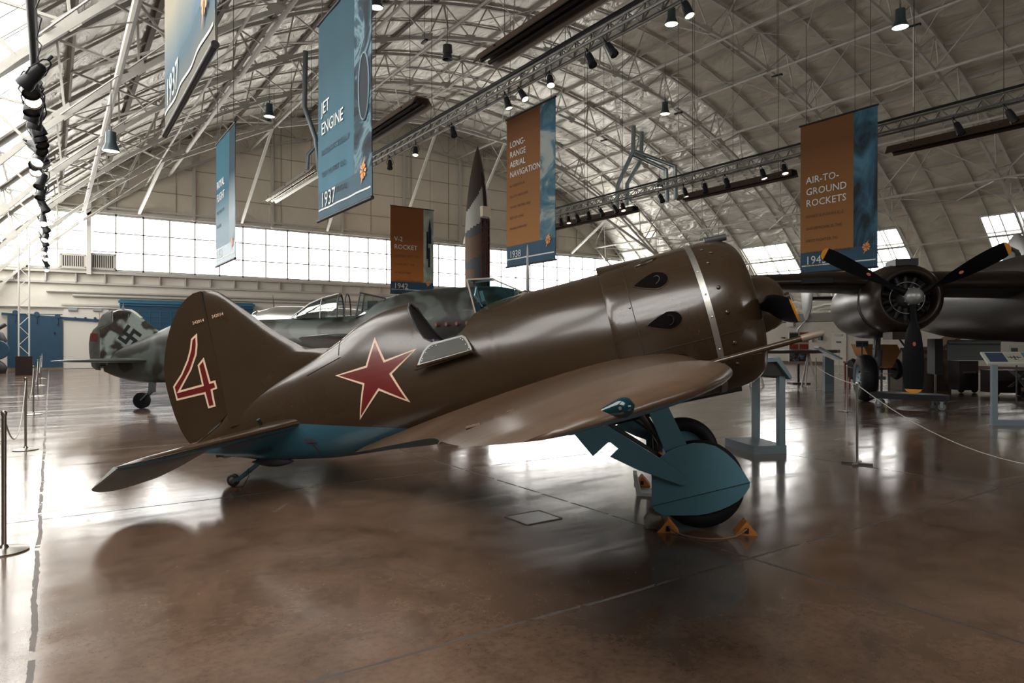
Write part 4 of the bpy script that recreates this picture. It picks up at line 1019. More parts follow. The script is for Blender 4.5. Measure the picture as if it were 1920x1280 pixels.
for sd in (-1, 1):
    t = MB(); rings = []
    for i in range(21):
        u = i / 20; z = 2.25 + 2.75 * u; k = math.sqrt(max(.02, 1 - (2 * u - 1) ** 2 * .97)); rings.append([Vector((-10.5 + 1.1 * k * math.cos(2 * PI * q / 14), sd * 3.2 + .11 * (.3 + .7 * k) * math.sin(2 * PI * q / 14), z)) for q in range(14)])
    t.loft(rings); t.build('tail_fin', mat('fin_pale_metal', (.26, .26, .25), .35, .6), bomber, smooth=True, auto=50)
# nacelle, cowling and engine (starboard, the one in view)
ny, nz = -2.95, 2.39
rows = [(-6.6, 2.75, 2.45, .10), (-5.6, 2.95, 1.95, .42), (-4.4, 3.08, 1.63, .66), (-3.2, 3.15, 1.56, .78), (-2.2, 3.14, 1.58, .80), (-1.35, 3.10, 1.66, .72)]
nm = MB(); rings = []
for i in range(26):
    x = -6.6 + (5.25) * i / 25; zt, zb, w = interp(rows, x); rings.append([v + Vector((0, ny, 0)) for v in ell(x, (zt + zb) / 2, w, (zt - zb) / 2, 32, 2.1)])
nm.loft(rings); nac = nm.build('engine_nacelle', M_bom, bomber, smooth=True, auto=50)
t = MB(); ck = catmull([(-1.30, .725, 0), (-1.1, .74, 0), (-.75, .735, 0), (-.45, .70, 0), (-.28, .64, 0), (-.20, .575, 0), (-.20, .53, 0), (-.26, .50, 0), (-.55, .50, 0)], 3)
t.lathe([(p.y, p.x) for p in ck], (0, ny, nz), (1, 0, 0), n=48, cap=False); cw2 = t.build('engine_cowling', M_bom, bomber, smooth=True, auto=60)
t = MB(); t.lathe([(.72, -1.32), (.76, -1.12), (.735, -1.10)], (0, ny, nz), (1, 0, 0), n=48, cap=False); t.build('cowl_gills', M_dark, cw2, smooth=True)
t = MB(); t.box((-.75, ny, nz + .74), (.75, .42, .14)); t.build('air_scoop', M_black, cw2)
t = MB(); t.box((-.8, ny - .1, nz - .78), (.7, .30, .16)); t.build('oil_scoop', M_bom, cw2)
t = MB(); t.lathe([(.5, -.58), (.01, -.58)], (0, ny, nz), (1, 0, 0), n=32, cap=False); eng = t.build('engine', M_black, bomber)
for k in range(14):
    a = 2 * PI * k / 14; d_ = Vector((0, math.sin(a), math.cos(a))); t = MB(); t.cyl(Vector((-.50, ny, nz)) + d_ * .20, Vector((-.50, ny, nz)) + d_ * .46, .062, .052, n=10); t.build('cylinder_head', mat('cylinder_dark', (.02, .018, .016), .5, .3), eng, smooth=True, auto=40)
t = MB(); t.tube([Vector((-.36, ny + .325 * math.sin(2 * PI * k / 36), nz + .325 * math.cos(2 * PI * k / 36))) for k in range(36)], .010, n=6, closed=True); t.build('ignition_ring', mat('ring_steel', (.30, .29, .27), .35, .8), eng, smooth=True)
t = MB(); t.lathe([(.20, -.45), (.19, -.25), (.13, -.12), (.06, -.05)], (0, ny, nz), (1, 0, 0), n=24, cap=False); t.build('gear_case', mat('gearcase_dark', (.05, .05, .05), .4, .3), eng, smooth=True)
t = MB(); t.lathe([(.10, -.10), (.165, -.04), (.18, .05), (.165, .14), (.12, .21), (.05, .25), (.005, .255)], (0, ny, nz), (1, 0, 0), n=28); hub = t.build('propeller_hub', mat('hub_alloy', (.30, .31, .31), .42, .6, noise=(8, .2, (.18, .18, .17))), bomber, smooth=True, auto=50)
for k in range(12):
    a = 2 * PI * k / 12; t = MB(); t.cyl((.02, ny + .185 * math.sin(a), nz + .185 * math.cos(a)), (.06, ny + .185 * math.sin(a), nz + .185 * math.cos(a)), .014, n=6); t.build('hub_bolt', MATS['hub_alloy'], hub)
for a in (180, 61, -61):
    b_ = blade(1.94, .40, .06, .14, 'propeller_blade', math.radians(a), bomber, Vector((.03, ny, nz)), pitch0=70, pitch1=20, rnd=.06, thick=.07)
    out = Vector((0, math.sin(math.radians(a)), math.cos(math.radians(a)))); c_ = Vector((.085, ny, nz)) + out * .95
    t = MB(); t.lathe([(.001, 0), (.028, 0), (.028, .004), (.001, .004)], (0, 0, 0), (1, 0, 0), n=18)
    o = t.build('maker_badge', mat('badge_orange', (.32, .08, .03), .5), b_); 
    o.matrix_local = Matrix.Translation(c_) @ Matrix.Rotation(-math.radians(a), 4, 'X') @ Matrix.Diagonal((1, 1, 1.6, 1))
# main leg and wheel
t = MB(); t.cyl((-3.25, -2.78, 1.75), (-3.42, -2.78, .55), .085, n=14); t.cyl((-3.2, -2.78, 1.3), (-3.3, -2.78, .9), .11, n=14); t.bar((-3.42, -2.78, .60), (-3.45, -2.55, .58), .08); t.bar((-2.55, -2.95, 1.72), (-3.3, -2.82, 1.0), .05); t.bar((-2.5, -2.6, 1.70), (-3.2, -2.1, 1.25), .03); t.build('gear_leg', mat('gear_grey', (.10, .11, .12), .4, .4), bomber, smooth=True, auto=40)
wc = (-3.45, -3.0, .585)
t = MB(); t.lathe([(.30, -.17), (.45, -.19), (.55, -.14), (.585, -.05), (.585, .05), (.55, .14), (.45, .19), (.30, .17)], wc, (0, 1, 0), n=40, cap=False); tw = t.build('main_wheel', M_rubber, bomber, smooth=True, auto=60)
t = MB(); t.lathe([(.31, -.165), (.29, -.15), (.24, -.10), (.10, -.08), (.08, -.14), (.001, -.15)], wc, (0, 1, 0), n=32, cap=False); t.lathe([(.31, .165), (.2, .1), (.001, .1)], wc, (0, 1, 0), n=24, cap=False); t.build('wheel_hub', mat('hub_blue_grey', (.16, .21, .25), .4, .3), tw, smooth=True, auto=40)
for k in range(8):
    a = 2 * PI * k / 8; t = MB(); t.cyl((wc[0] + .19 * math.cos(a), wc[1] - .125, wc[2] + .19 * math.sin(a)), (wc[0] + .19 * math.cos(a), wc[1] - .105, wc[2] + .19 * math.sin(a)), .028, n=8); t.build('hub_hole', M_black, tw)
# open doors under the belly
t = MB(); t.box((-2.0, -1.15, 1.27), (.04, 1.05, .40)); t.cyl((-1.98, -1.66, 1.47), (-1.98, -.64, 1.47), .055, n=12); t.build('bomb_bay_door', mat('door_steel_grey', (.11, .12, .125), .4, .5), bomber, smooth=True, auto=40)
t = MB(); t.box((-2.2, -1.85, 1.15), (.5, .16, .80)); t.build('gear_door', M_black, bomber)
t = MB(); t.cyl((.9, .1, 1.6), (.9, .1, .45), .07, n=10); t.build('nose_leg', M_dark, bomber, smooth=True)
t = MB(); t.lathe([(.1, -.1), (.36, -.1), (.42, 0), (.36, .1), (.1, .1)], (.9, .1, .42), (0, 1, 0), n=24); t.build('nose_wheel', M_rubber, bomber, smooth=True, auto=50)
for sg in (1,):
    t = MB(); t.lathe([(.30, -.17), (.45, -.19), (.55, -.14), (.585, -.05), (.585, .05), (.55, .14), (.45, .19), (.30, .17)], (-3.45, 3.0, .585), (0, 1, 0), n=30); t.build('main_wheel', M_rubber, bomber, smooth=True, auto=60)
    t = MB(); t.cyl((-3.25, 2.78, 2.3), (-3.42, 2.78, .55), .085, n=12); t.build('gear_leg', MATS['gear_grey'], bomber, smooth=True)
# streamlined gun packs low on the fuselage side
for (x, z) in ((.4, 1.95), (.4, 2.45)):
    t = MB(); t.lathe([(.01, -.7), (.10, -.5), (.15, 0), (.14, .35), (.09, .5)], (x, -.80, z), (1, 0, 0), n=18); g = t.build('gun_pack', M_bom, bomber, smooth=True)
    t = MB(); t.cyl((x + .45, -.80, z), (x + .95, -.80, z), .03, n=10); t.build('gun_barrel', M_dark, g, smooth=True)
# ============================================================ BANNERS
def banner(X, Yhi, w, h, zb, years, title, small, palette, label, seam, face='x', deep=0.0, titleh=.52, ts=1.0, cut=.71):
    """cloth hanging parallel to the long axis (face 'x') or to the gable (face 'y'); local x runs to the reader's right"""
    if face == 'x': mtx = Matrix(((0, 0, -1, X), (-1, 0, 0, Yhi), (0, 1, 0, zb), (0, 0, 0, 1)))
    else: mtx = Matrix(((1, 0, 0, X), (0, 0, -1, Yhi), (0, 1, 0, zb), (0, 0, 0, 1)))
    root = empty('hanging_banner', mat=mtx); tag(root, label, 'banner')
    top, bot, dark, txt, ink = palette[:5]
    wav = lambda u, v: (.007 if face == 'x' else .02) * math.sin(u * 9 / w * 2 + 1.3 * v) * (1 - .5 * v / h)
    strip = .135 * h
    def sheet(x0, x1, y0, y1, name, m, lift=0.0, nx=24, ny=8):
        t = MB(); rings = [[Vector((x0 + (x1 - x0) * i / nx, y0 + (y1 - y0) * j / ny, wav(x0 + (x1 - x0) * i / nx, y0 + (y1 - y0) * j / ny) + lift)) for i in range(nx + 1)] for j in range(ny + 1)]
        rb = [[Vector((v.x, v.y, v.z - .012)) for v in r] for r in rings]
        t.loft(rings, cap=False, wrap=False); t.loft(rb, cap=False, wrap=False); 
        return t.build(name, m, root, smooth=True, recalc=False)
    sheet(0, w * cut, strip, h, 'colour_panel', top)
    sheet(w * cut, w, strip, h, 'picture_strip', bot)
    sheet(0, w, 0, strip, 'date_band', dark)
    sheet(.02 * w, w * .98, strip * .30, strip * .36, 'date_rule', txt, .006, ny=1)
    t = MB(); t.cyl((-.03, -.02, 0), (w + .03, -.02, 0), .028, n=10); t.build('bottom_rod', M_black, root, smooth=True, auto=40)
    t = MB(); t.cyl((-.03, h + .02, 0), (w + .03, h + .02, 0), .028, n=10); t.build('top_rod', M_black, root, smooth=True, auto=40)
    for x in (.08 * w, .92 * w):
        t = MB(); t.cyl((x, h + .02, 0), (x, h + deep, 0), .008, n=5); t.build('hanging_wire', M_dark, root)
    sz = w * .125 * ts
    idm = lambda x, y: Matrix.Translation((x, y, .012 if face == 'x' else .025))
    if title: text_obj('title_lettering', title, sz, txt, root, idm(.08 * w, h * titleh), line=1.18)
    if small: text_obj('text_lettering', small, sz * .42, ink, root, idm(.08 * w, h * titleh - sz * .95 * (title.count('\n') + 1) * 1.24), line=3.0)
    text_obj('year_lettering', years, sz * 1.2, txt, root, idm(.07 * w, strip * .40))
    # flying-bird-over-wheel crest
    t = MB(); c0 = Vector((w * .87, strip * .95, .012)); r = w * .045
    for k in range(8):
        a = k * PI / 4; d_ = Vector((math.cos(a), math.sin(a), 0)); p_ = Vector((-d_.y, d_.x, 0))
        t.add([c0 + d_ * r * .35 + p_ * r * .10, c0 + d_ * r * .35 - p_ * r * .10, c0 + d_ * r - p_ * r * .28, c0 + d_ * r * 1.15, c0 + d_ * r + p_ * r * .28], [(0, 1, 2, 3, 4)])
    for sg in (-1, 1):
        t.add([c0 + Vector((-.2 * r * sg, -.3 * r * sg, .004)), c0 + Vector((.35 * r * sg, .6 * r * sg, .004)), c0 + Vector((.75 * r * sg, 1.9 * r * sg, .004)), c0 + Vector((.15 * r * sg, 1.1 * r * sg, .004))], [(0, 1, 2, 3)])
    t.build('crest', palette[4 + 1] if len(palette) > 5 else M_yellow, root, recalc=False)
    return root
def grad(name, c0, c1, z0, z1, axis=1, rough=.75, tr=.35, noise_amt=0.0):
    """printed cloth: two colours blending along the cloth, light showing through"""
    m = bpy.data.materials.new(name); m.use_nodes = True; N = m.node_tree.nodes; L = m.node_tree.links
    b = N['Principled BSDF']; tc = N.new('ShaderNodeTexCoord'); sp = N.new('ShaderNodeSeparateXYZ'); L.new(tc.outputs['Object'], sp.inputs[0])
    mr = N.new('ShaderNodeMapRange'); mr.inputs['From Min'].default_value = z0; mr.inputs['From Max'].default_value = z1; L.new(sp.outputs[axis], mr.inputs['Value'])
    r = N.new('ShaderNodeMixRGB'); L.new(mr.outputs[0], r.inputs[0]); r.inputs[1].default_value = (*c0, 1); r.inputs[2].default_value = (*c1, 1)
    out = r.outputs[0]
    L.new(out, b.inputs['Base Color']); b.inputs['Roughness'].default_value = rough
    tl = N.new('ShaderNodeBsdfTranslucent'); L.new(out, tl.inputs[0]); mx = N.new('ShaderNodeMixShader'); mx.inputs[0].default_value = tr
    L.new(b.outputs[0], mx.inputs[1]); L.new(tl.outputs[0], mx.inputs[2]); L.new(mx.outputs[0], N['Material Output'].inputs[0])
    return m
def picture(name, cols, scale, sc=(1, 1, 1), dist=1.0, tr=.3):
    m = bpy.data.materials.new(name); m.use_nodes = True; N = m.node_tree.nodes; L = m.node_tree.links
    b = N['Principled BSDF']; tc = N.new('ShaderNodeTexCoord'); mp = N.new('ShaderNodeMapping'); mp.inputs['Scale'].default_value = sc; L.new(tc.outputs['Object'], mp.inputs[0])
    n = N.new('ShaderNodeTexNoise'); n.inputs['Scale'].default_value = scale; n.inputs['Detail'].default_value = 5; n.inputs['Distortion'].default_value = dist; L.new(mp.outputs[0], n.inputs['Vector'])
    r = N.new('ShaderNodeValToRGB'); e = r.color_ramp.elements; e[0].position = cols[0][0]; e[0].color = (*cols[0][1], 1); e[1].position = cols[-1][0]; e[1].color = (*cols[-1][1], 1)
    for p, c in cols[1:-1]:
        k = e.new(p); k.color = (*c, 1)
    L.new(n.outputs['Fac'], r.inputs[0]); L.new(r.outputs[0], b.inputs['Base Color']); b.inputs['Roughness'].default_value = .75
    tl = N.new('ShaderNodeBsdfTranslucent'); L.new(r.outputs[0], tl.inputs[0]); mx = N.new('ShaderNodeMixShader'); mx.inputs[0].default_value = tr
    L.new(b.outputs[0], mx.inputs[1]); L.new(tl.outputs[0], mx.inputs[2]); L.new(mx.outputs[0], N['Material Output'].inputs[0])
    return m
M_txt = mat('banner_white_print', (.55, .58, .56), .7); M_inkb = mat('banner_dark_print', (.03, .05, .07), .8); M_inko = mat('banner_brown_print', (.09, .045, .02), .8)
M_navy = mat('banner_navy', (.012, .055, .10), .75)
M_slate = mat('banner_slate', (.022, .062, .09), .75)
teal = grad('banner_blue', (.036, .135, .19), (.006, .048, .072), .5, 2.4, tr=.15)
orange = grad('banner_orange', (.40, .185, .052), (.19, .072, .018), .2, 3.6, tr=.35)  # lower colour raised: the brightly lit cloth foot is put into the print
pic_eng = picture('engine_photo_print', [(.40, (.006, .012, .018)), (.52, (.02, .05, .075)), (.60, (.16, .27, .32)), (.66, (.03, .07, .10))], 1.1, (1, 1, 1), 2.5)
pic_map = picture('chart_print', [(.38, (.03, .12, .19)), (.50, (.10, .20, .25)), (.56, (.30, .36, .36)), (.68, (.36, .40, .38))], 1.0, (1, 1, 1), 1.8)
pic_rkt = picture('rocket_photo_print', [(.40, (.01, .025, .035)), (.50, (.03, .10, .16)), (.62, (.07, .20, .28))], .9, (1.5, .6, 1), 1.2)
pic_v2 = picture('launch_photo_print', [(.36, (.20, .24, .22)), (.6, (.34, .36, .32))], 1.5, (1, 1, 1), .5)
M_crest = mat('crest_orange', (.62, .24, .05), .6)
BW = 2.2
def lon(u_left, u_right): pass
pb = (teal, pic_eng, M_slate, M_txt, M_inkb, M_crest); po = (orange, pic_map, M_navy, M_txt, M_inko, M_crest)
def YatU(X, u):
    k = (u - 960) / 1280.; return X * (CS - k * SN) / (SN + k * CS)
def ZatY(X, Y, v): 
    return CAM_H + (640 - v) / 1280. * (X * SN + Y * CS)
# each banner: a distance from the visitor's line, its near and far edge, bottom height and drop
jet = (3.72, YatU(3.72, 597), YatU(3.72, 697)); z0 = ZatY(jet[0], jet[1], 413)
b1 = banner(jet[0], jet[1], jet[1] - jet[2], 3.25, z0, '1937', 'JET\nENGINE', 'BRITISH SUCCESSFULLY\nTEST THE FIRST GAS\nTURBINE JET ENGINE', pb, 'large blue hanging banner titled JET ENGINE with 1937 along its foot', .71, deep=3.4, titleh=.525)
# engine intake ring printed on its picture strip
w1 = jet[1] - jet[2]
t = MB(); pts = [Vector((w1 * .885 + .19 * math.cos(2 * PI * k / 28), 1.62 + .48 * math.sin(2 * PI * k / 28), .012)) for k in range(28)]
t.add([Vector((w1 * .885, 1.62, .011))] + [Vector((p.x, p.y, .011)) for p in pts], [(0, 1 + k, 1 + (k + 1) % 28) for k in range(28)]); t.build('intake_print', mat('print_black', (.006, .012, .02), .7), b1, recalc=False)
t = MB(); t.tube(pts, .014, n=5, closed=True); t.build('intake_rim_print', mat('print_pale', (.16, .24, .28), .7), b1)
a = (10.75, YatU(10.75, 950), YatU(10.75, 1041)); z0 = ZatY(a[0], a[1], 500)
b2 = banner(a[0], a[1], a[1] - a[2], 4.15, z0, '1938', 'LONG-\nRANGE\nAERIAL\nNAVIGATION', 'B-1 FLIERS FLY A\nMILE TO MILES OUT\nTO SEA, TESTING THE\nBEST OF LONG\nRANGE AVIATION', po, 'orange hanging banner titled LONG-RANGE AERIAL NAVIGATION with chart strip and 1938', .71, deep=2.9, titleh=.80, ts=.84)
a = (18.1, YatU(18.1, 1501), YatU(18.1, 1645)); z0 = ZatY(a[0], a[1], 512)
po2 = (orange, pic_rkt, M_navy, M_txt, M_inko, M_crest)
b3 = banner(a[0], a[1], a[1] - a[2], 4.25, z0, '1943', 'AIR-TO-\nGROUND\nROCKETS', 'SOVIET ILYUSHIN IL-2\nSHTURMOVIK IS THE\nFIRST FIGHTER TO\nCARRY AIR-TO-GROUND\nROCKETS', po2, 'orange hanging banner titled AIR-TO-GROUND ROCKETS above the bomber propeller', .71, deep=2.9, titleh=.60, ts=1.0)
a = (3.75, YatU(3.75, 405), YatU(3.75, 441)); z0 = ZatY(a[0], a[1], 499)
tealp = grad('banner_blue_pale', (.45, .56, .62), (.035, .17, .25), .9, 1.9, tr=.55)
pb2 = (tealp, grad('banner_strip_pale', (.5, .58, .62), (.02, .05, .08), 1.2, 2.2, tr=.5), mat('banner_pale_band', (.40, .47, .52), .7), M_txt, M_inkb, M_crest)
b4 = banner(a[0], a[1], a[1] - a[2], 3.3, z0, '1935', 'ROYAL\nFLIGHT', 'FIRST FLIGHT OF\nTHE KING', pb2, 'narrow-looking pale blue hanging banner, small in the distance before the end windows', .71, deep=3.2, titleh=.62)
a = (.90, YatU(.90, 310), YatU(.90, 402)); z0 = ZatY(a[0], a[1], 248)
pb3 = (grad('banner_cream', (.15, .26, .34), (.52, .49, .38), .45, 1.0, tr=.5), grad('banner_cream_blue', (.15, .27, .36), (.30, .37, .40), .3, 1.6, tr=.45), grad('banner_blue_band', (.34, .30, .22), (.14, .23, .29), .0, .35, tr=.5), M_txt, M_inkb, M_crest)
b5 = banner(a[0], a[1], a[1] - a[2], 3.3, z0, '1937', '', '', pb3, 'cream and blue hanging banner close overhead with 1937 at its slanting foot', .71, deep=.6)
# banner parallel to the gable
D5 = 38.0; p = W((732 - 960) / 1280. * D5, D5); q_w = 2.75
v2l = (orange, pic_v2, M_navy, M_txt, M_inko, M_crest)
k = (732 - 960) / 1280.; Xb = 40.6 * (SN + k * CS) / (CS - k * SN); k2 = (813 - 960) / 1280.; Xb2 = 40.6 * (SN + k2 * CS) / (CS - k2 * SN)
Dd = Xb * SN + 40.6 * CS; zb_ = CAM_H + (640 - 549) / 1280. * Dd; hh = (549 - 385) / 1280. * Dd
b6 = banner(Xb, 40.6, Xb2 - Xb, hh, zb_, '1942', 'V-2\nROCKET', 'GERMANY TESTS THE\nV-2 ROCKET, THE\nWORLDS FIRST\nLONG-RANGE BALLISTIC\nWEAPON', v2l, 'orange hanging banner titled V-2 ROCKET beside the upright rocket', .76, face='y', deep=4.6, titleh=.60, ts=1.1, cut=.76)
t = MB(); bw = Xb2 - Xb; cx_ = bw * .90
t.prism([(cx_ - .12, hh * .60), (cx_ - .10, hh * .78), (cx_, hh * .90), (cx_ + .11, hh * .75), (cx_ + .12, hh * .60)], lambda u, v, d: Vector((u, v, .05 + d)), 0, .004); t.build('rocket_print_nose', MATS['print_black'], b6)
t = MB(); t.prism([(cx_ - .24, hh * .42), (cx_ - .24, hh * .74), (cx_ - .12, hh * .74), (cx_ - .12, hh * .42)], lambda u, v, d: Vector((u, v, .05 + d)), 0, .004); t.prism([(cx_ - .12, hh * .32), (cx_ - .12, hh * .55), (cx_ + .02, hh * .55), (cx_ + .02, hh * .32)], lambda u, v, d: Vector((u, v, .05 + d)), 0, .004); t.build('rocket_print_body', MATS['print_black'], b6)

# ============================================================ LIGHTING TRUSSES, SPOTS, HEATERS, LAMPS, DUCTS
def light_truss(X, Z, ya, yb, label, fat=False):
    r = empty('lighting_truss', (X, ya, Z)); tag(r, label, 'truss'); L_ = yb - ya
    for (dx, dz, nm) in ((-.14, 0, 'chord_tube'), (.14, 0, 'chord_tube'), (0, .26, 'chord_tube')):
        t = MB(); t.cyl((dx, 0, dz), (dx, L_, dz), .034, n=6); t.build(nm, M_alu, r, smooth=True, auto=40)
    t = MB(); n = int(L_ / .5)
    for i in range(n):
        y = i * .5; 
        for sx in (-.14, .14):
            t.bar((sx, y, 0), (0, y + .25, .26), .026); t.bar((0, y + .25, .26), (sx, y + .5, 0), .026)
        t.bar((-.14, y, 0), (.14, y + .5, 0), .026)
    t.build('lattice', M_alu, r)
    t = MB(); t.cyl((.0, 0, .35), (.0, L_, .35), .04, n=6); t.build('power_rail', M_black, r, smooth=True, auto=40)
    for i in range(int(L_ / 6.1) + 1):
        y = 1.0 + i * 6.1
        if y < L_: 
            zt = ZC + math.sqrt((R0 - 1.6) ** 2 - (X - XR) ** 2) - Z if abs(X - XR) < 29 else 1
            t = MB(); t.cyl((-.14, y - .15, .0), (0, y, min(1.0, zt)), .007, n=5); t.cyl((.14, y - .15, .0), (0, y, min(1.0, zt)), .007, n=5); t.cyl((0, y, min(1.0, zt)), (0, y, zt), .007, n=5); t.build('hanging_wire', M_dark, r)
    return r
M_alu = mat('truss_aluminium', (.22, .22, .21), .4, .8)
TZ = 5.45; TH = 7.44
t0 = light_truss(9.0, TH, 4.2, 24.6, 'aluminium lattice lighting truss crossing high above the brown fighter cowling')
t1 = light_truss(19.8, TH, 4.0, 28, 'aluminium lattice lighting truss on the far side behind the orange rocket-title banner')
# the run seen end-on on the left: one dark pipe with a string of lamps
t = empty('lighting_pipe', (-.19, 3.0, TZ)); tag(t, 'dark pipe of stage lights seen end-on at the far left', 'pipe')
m = MB(); m.cyl((0, 0, 0), (0, 36, 0), .055, n=12); m.build('pipe', M_black, t, smooth=True, auto=40)
for i in range(6):
    m = MB(); m.cyl((0, 4.4 + 6.1 * i, 0), (0, 4.4 + 6.1 * i, 2.1), .01, n=5); m.build('hanging_wire', M_dark, t)
m = MB(); m.tube([(.07 + .03 * math.sin(i * 1.9), 6 + .25 * i, -.06 - .09 * abs(math.sin(i * .8))) for i in range(110)], .008, n=5); m.build('power_cable', M_black, t)
def spot(lit):
    r = empty('stage_spotlight')
    m = MB(); m.lathe([(.03, -.20), (.07, -.17), (.085, -.05), (.085, .06), (.10, .10), (.10, .16)], (0, 0, 0), (0, 0, -1), n=16, cap=False); m.lathe([(.001, -.20), (.03, -.20)], (0, 0, 0), (0, 0, -1), n=16, cap=False); m.build('lamp_housing', M_black, r, smooth=True, auto=40)
    m = MB(); m.lathe([(.001, .155 if not lit else .13), (.094, .13)], (0, 0, 0), (0, 0, -1), n=16, cap=False); m.build('lens', M_lit if lit else M_dark, r)
    m = MB(); m.tube([(.10, 0, 0), (.125, 0, .10), (.07, 0, .26), (0, 0, .30), (-.07, 0, .26), (-.125, 0, .10), (-.10, 0, 0)], .010, n=5); m.cyl((0, 0, .28), (0, 0, .36), .02, n=8); m.build('yoke', M_black, r)
    return r
protos = {True: spot(True), False: spot(False)}; used = {True: False, False: False}
def put_spot(X, Y, Z, lit, label, group, yaw, tilt, s=1.0):
    if used[lit]: o = copy_tree(protos[lit])
    else: o = protos[lit]; used[lit] = True
    o.location = (X, Y, Z - .34 * s); o.rotation_euler = (tilt, 0, yaw); o.scale = (s, s, s)
    for c in o.children: pass
    tag(o, label, 'spotlight', group); return o
H_ = TZ - CAM_H
left_v = [(148, 0), (166, 0), (198, 0), (224, 0), (249, 0), (279, 0), (308, 0), (184, 1), (212, 0), (237, 0), (261, 0), (298, 1), (317, 1), (341, 0), (362, 0), (386, 0), (414, 1), (426, 0), (445, 1), (453, 0), (470, 1), (482, 1), (493, 0), (503, 1)]
names_l = {0: 'topmost black spotlight on the pipe at far left'}
for i, (v, lit) in enumerate(left_v):
    D = 1280. * (H_ - .36) / (640 - v); y = D / CS + .0
    put_spot(-.19 + random.uniform(-.05, .05), y, TZ, bool(lit), names_l.get(i, ('small lit' if lit else 'dark') + ' spotlight among the string hanging from the left pipe'), None if i == 0 else ('lit' if lit else 'unlit') + ' spotlights on the left pipe', random.uniform(-.4, .4) if lit else random.uniform(0, 6), -.75 if lit else random.uniform(.3, 1.1), 1.1)
def on_truss(X, u): return YatU(X, u)
for u, lit in ((1289, 1), (1146, 0), (1108, 0), (1032, 1), (981, 1), (952, 1), (850, 0), (779, 1), (731, 0)):
    nm = {1289: 'lit spotlight at the top frame edge on the middle truss', 1146: 'upper of two black spotlights under the middle truss', 1108: 'lower of two black spotlights under the middle truss', 1032: 'half-lit spotlight above the orange navigation banner', 981: 'lit round spotlight just left of the navigation banner top', 952: 'bright spotlight touching the navigation banner corner', 850: 'black spotlight over the rocket tip', 779: 'lit spotlight hanging between blue banner and rocket', 731: 'black spotlight near the blue banner edge'}[u]
    put_spot(9.0, on_truss(9.0, u), TH, bool(lit), nm, None, math.radians(random.uniform(150, 210)), random.uniform(.2, .6), .88)
for u, lit in ((1052, 0), (1066, 1), (1083, 0), (1104, 0), (1128, 0), (1154, 0), (1168, 1), (1240, 0), (1285, 1), (1322, 0), (1363, 0), (1431, 1), (1471, 1), (1798, 0), (1897, 0)):
    nm = ('lit' if lit else 'unlit') + ' small spotlight on the far truss, %s' % ('near the navigation banner' if u < 1180 else 'between the two orange banners' if u < 1490 else 'right of the rocket-title banner')
    grp = ('lit' if lit else 'unlit') + ' spots on the far truss, ' + ('first stretch' if u < 1180 else 'middle stretch' if u < 1490 else 'last stretch')
    put_spot(19.8, on_truss(19.8, u), TH, bool(lit), nm, grp, math.radians(random.uniform(150, 210)), random.uniform(.2, .6), 1.05)
# radiant tube heaters
M_heat = mat('heater_brown', (.060, .038, .026), .45, .3); M_hood = mat('heater_hood_lit_colour', (.40, .38, .34), .35, .7); M_slot = mat('heater_slot', (.012, .009, .008), .5)
def heater(X, Z, ya, yb, w, label, lit=False):  # lit: paler hood and tube colours stand in for lit tubes
    r = empty('radiant_heater', (X, ya, Z)); tag(r, label, 'heater'); L_ = yb - ya
    m = MB(); m.prism([(-w / 2, 0), (-w * .28, .22), (w * .28, .22), (w / 2, 0), (w / 2 - .02, -.01), (w * .26, .19), (-w * .26, .19), (-w / 2 + .02, -.01)], lambda u, v, d: Vector((u, d, v)), 0, L_); m.build('reflector_hood', M_heat if not lit else M_hood, r)
    for dx in (-w * .17, w * .17):
        m = MB(); m.cyl((dx, .05, .08), (dx, L_ - .05, .08), .05, n=10); m.build('heater_tube', M_slot if not lit else mat('tube_lit_colour', (.75, .68, .58), .25, .9), r, smooth=True, auto=40)
    for i in range(3):
        y = L_ * (.12 + .38 * i); m = MB(); m.box((0, y, .10), (w * .9, .04, .03)); m.build('bracket', M_slot, r)
        m = MB(); zt = ZC + math.sqrt((R0 - 1.5) ** 2 - (X - XR) ** 2) - Z; m.cyl((0, y, .2), (0, y, zt), .008, n=5); m.build('hanging_wire', M_dark, r)
    return r
heater(8.1, 7.7, 6.2, 13.1, .62, 'long brown radiant heater overhead, nearest of the brown ones at the top edge')
heater(8.1, 7.7, 16.2, 22.4, .62, 'brown radiant heater behind the blue banner edge')
heater(8.1, 7.7, 24.6, 31.4, .62, 'radiant heater coloured pale as if lit, left of the blue banner', lit=True)
heater(20.4, 6.97, 20.9, 27.5, .5, 'slim brown heater rail beneath the first stretch of far truss')
heater(20.4, 6.97, 13.5, 18.4, .5, 'long slim brown heater rail between the two orange banners')
heater(20.4, 6.97, 4.6, 10.4, .5, 'slim brown heater rail right of the rocket-title banner')
# bell lamps
def bell():
    r = empty('bell_lamp'); m = MB(); m.lathe([(.05, .30), (.12, .28), (.13, .0), (.15, -.05), (.21, -.20), (.20, -.20), (.13, -.04)], (0, 0, 0), (0, 0, 1), n=20, cap=False); m.lathe([(.001, .30), (.05, .30)], (0, 0, 0), (0, 0, 1), n=20, cap=False); m.build('housing', mat('lamp_housing', (.035, .055, .06), .4, .3), r, smooth=True, auto=40)
    m = MB(); m.lathe([(.001, -.19), (.195, -.185)], (0, 0, 0), (0, 0, 1), n=20, cap=False); m.build('glowing_face', mat('bell_glow', (1, .92, .8), .3, emit=(1, .90, .74), es=9), r)
    m = MB(); m.cyl((0, 0, .30), (0, 0, .42), .02, n=6); m.tube([(0, 0, .40), (.05, 0, .45), (0, 0, .50), (-.05, 0, .45), (0, 0, .40)], .008, n=5); m.cyl((0, 0, .5), (0, 0, 1.9), .009, n=5); m.build('hook', M_dark, r); return r
bp = bell(); first = True
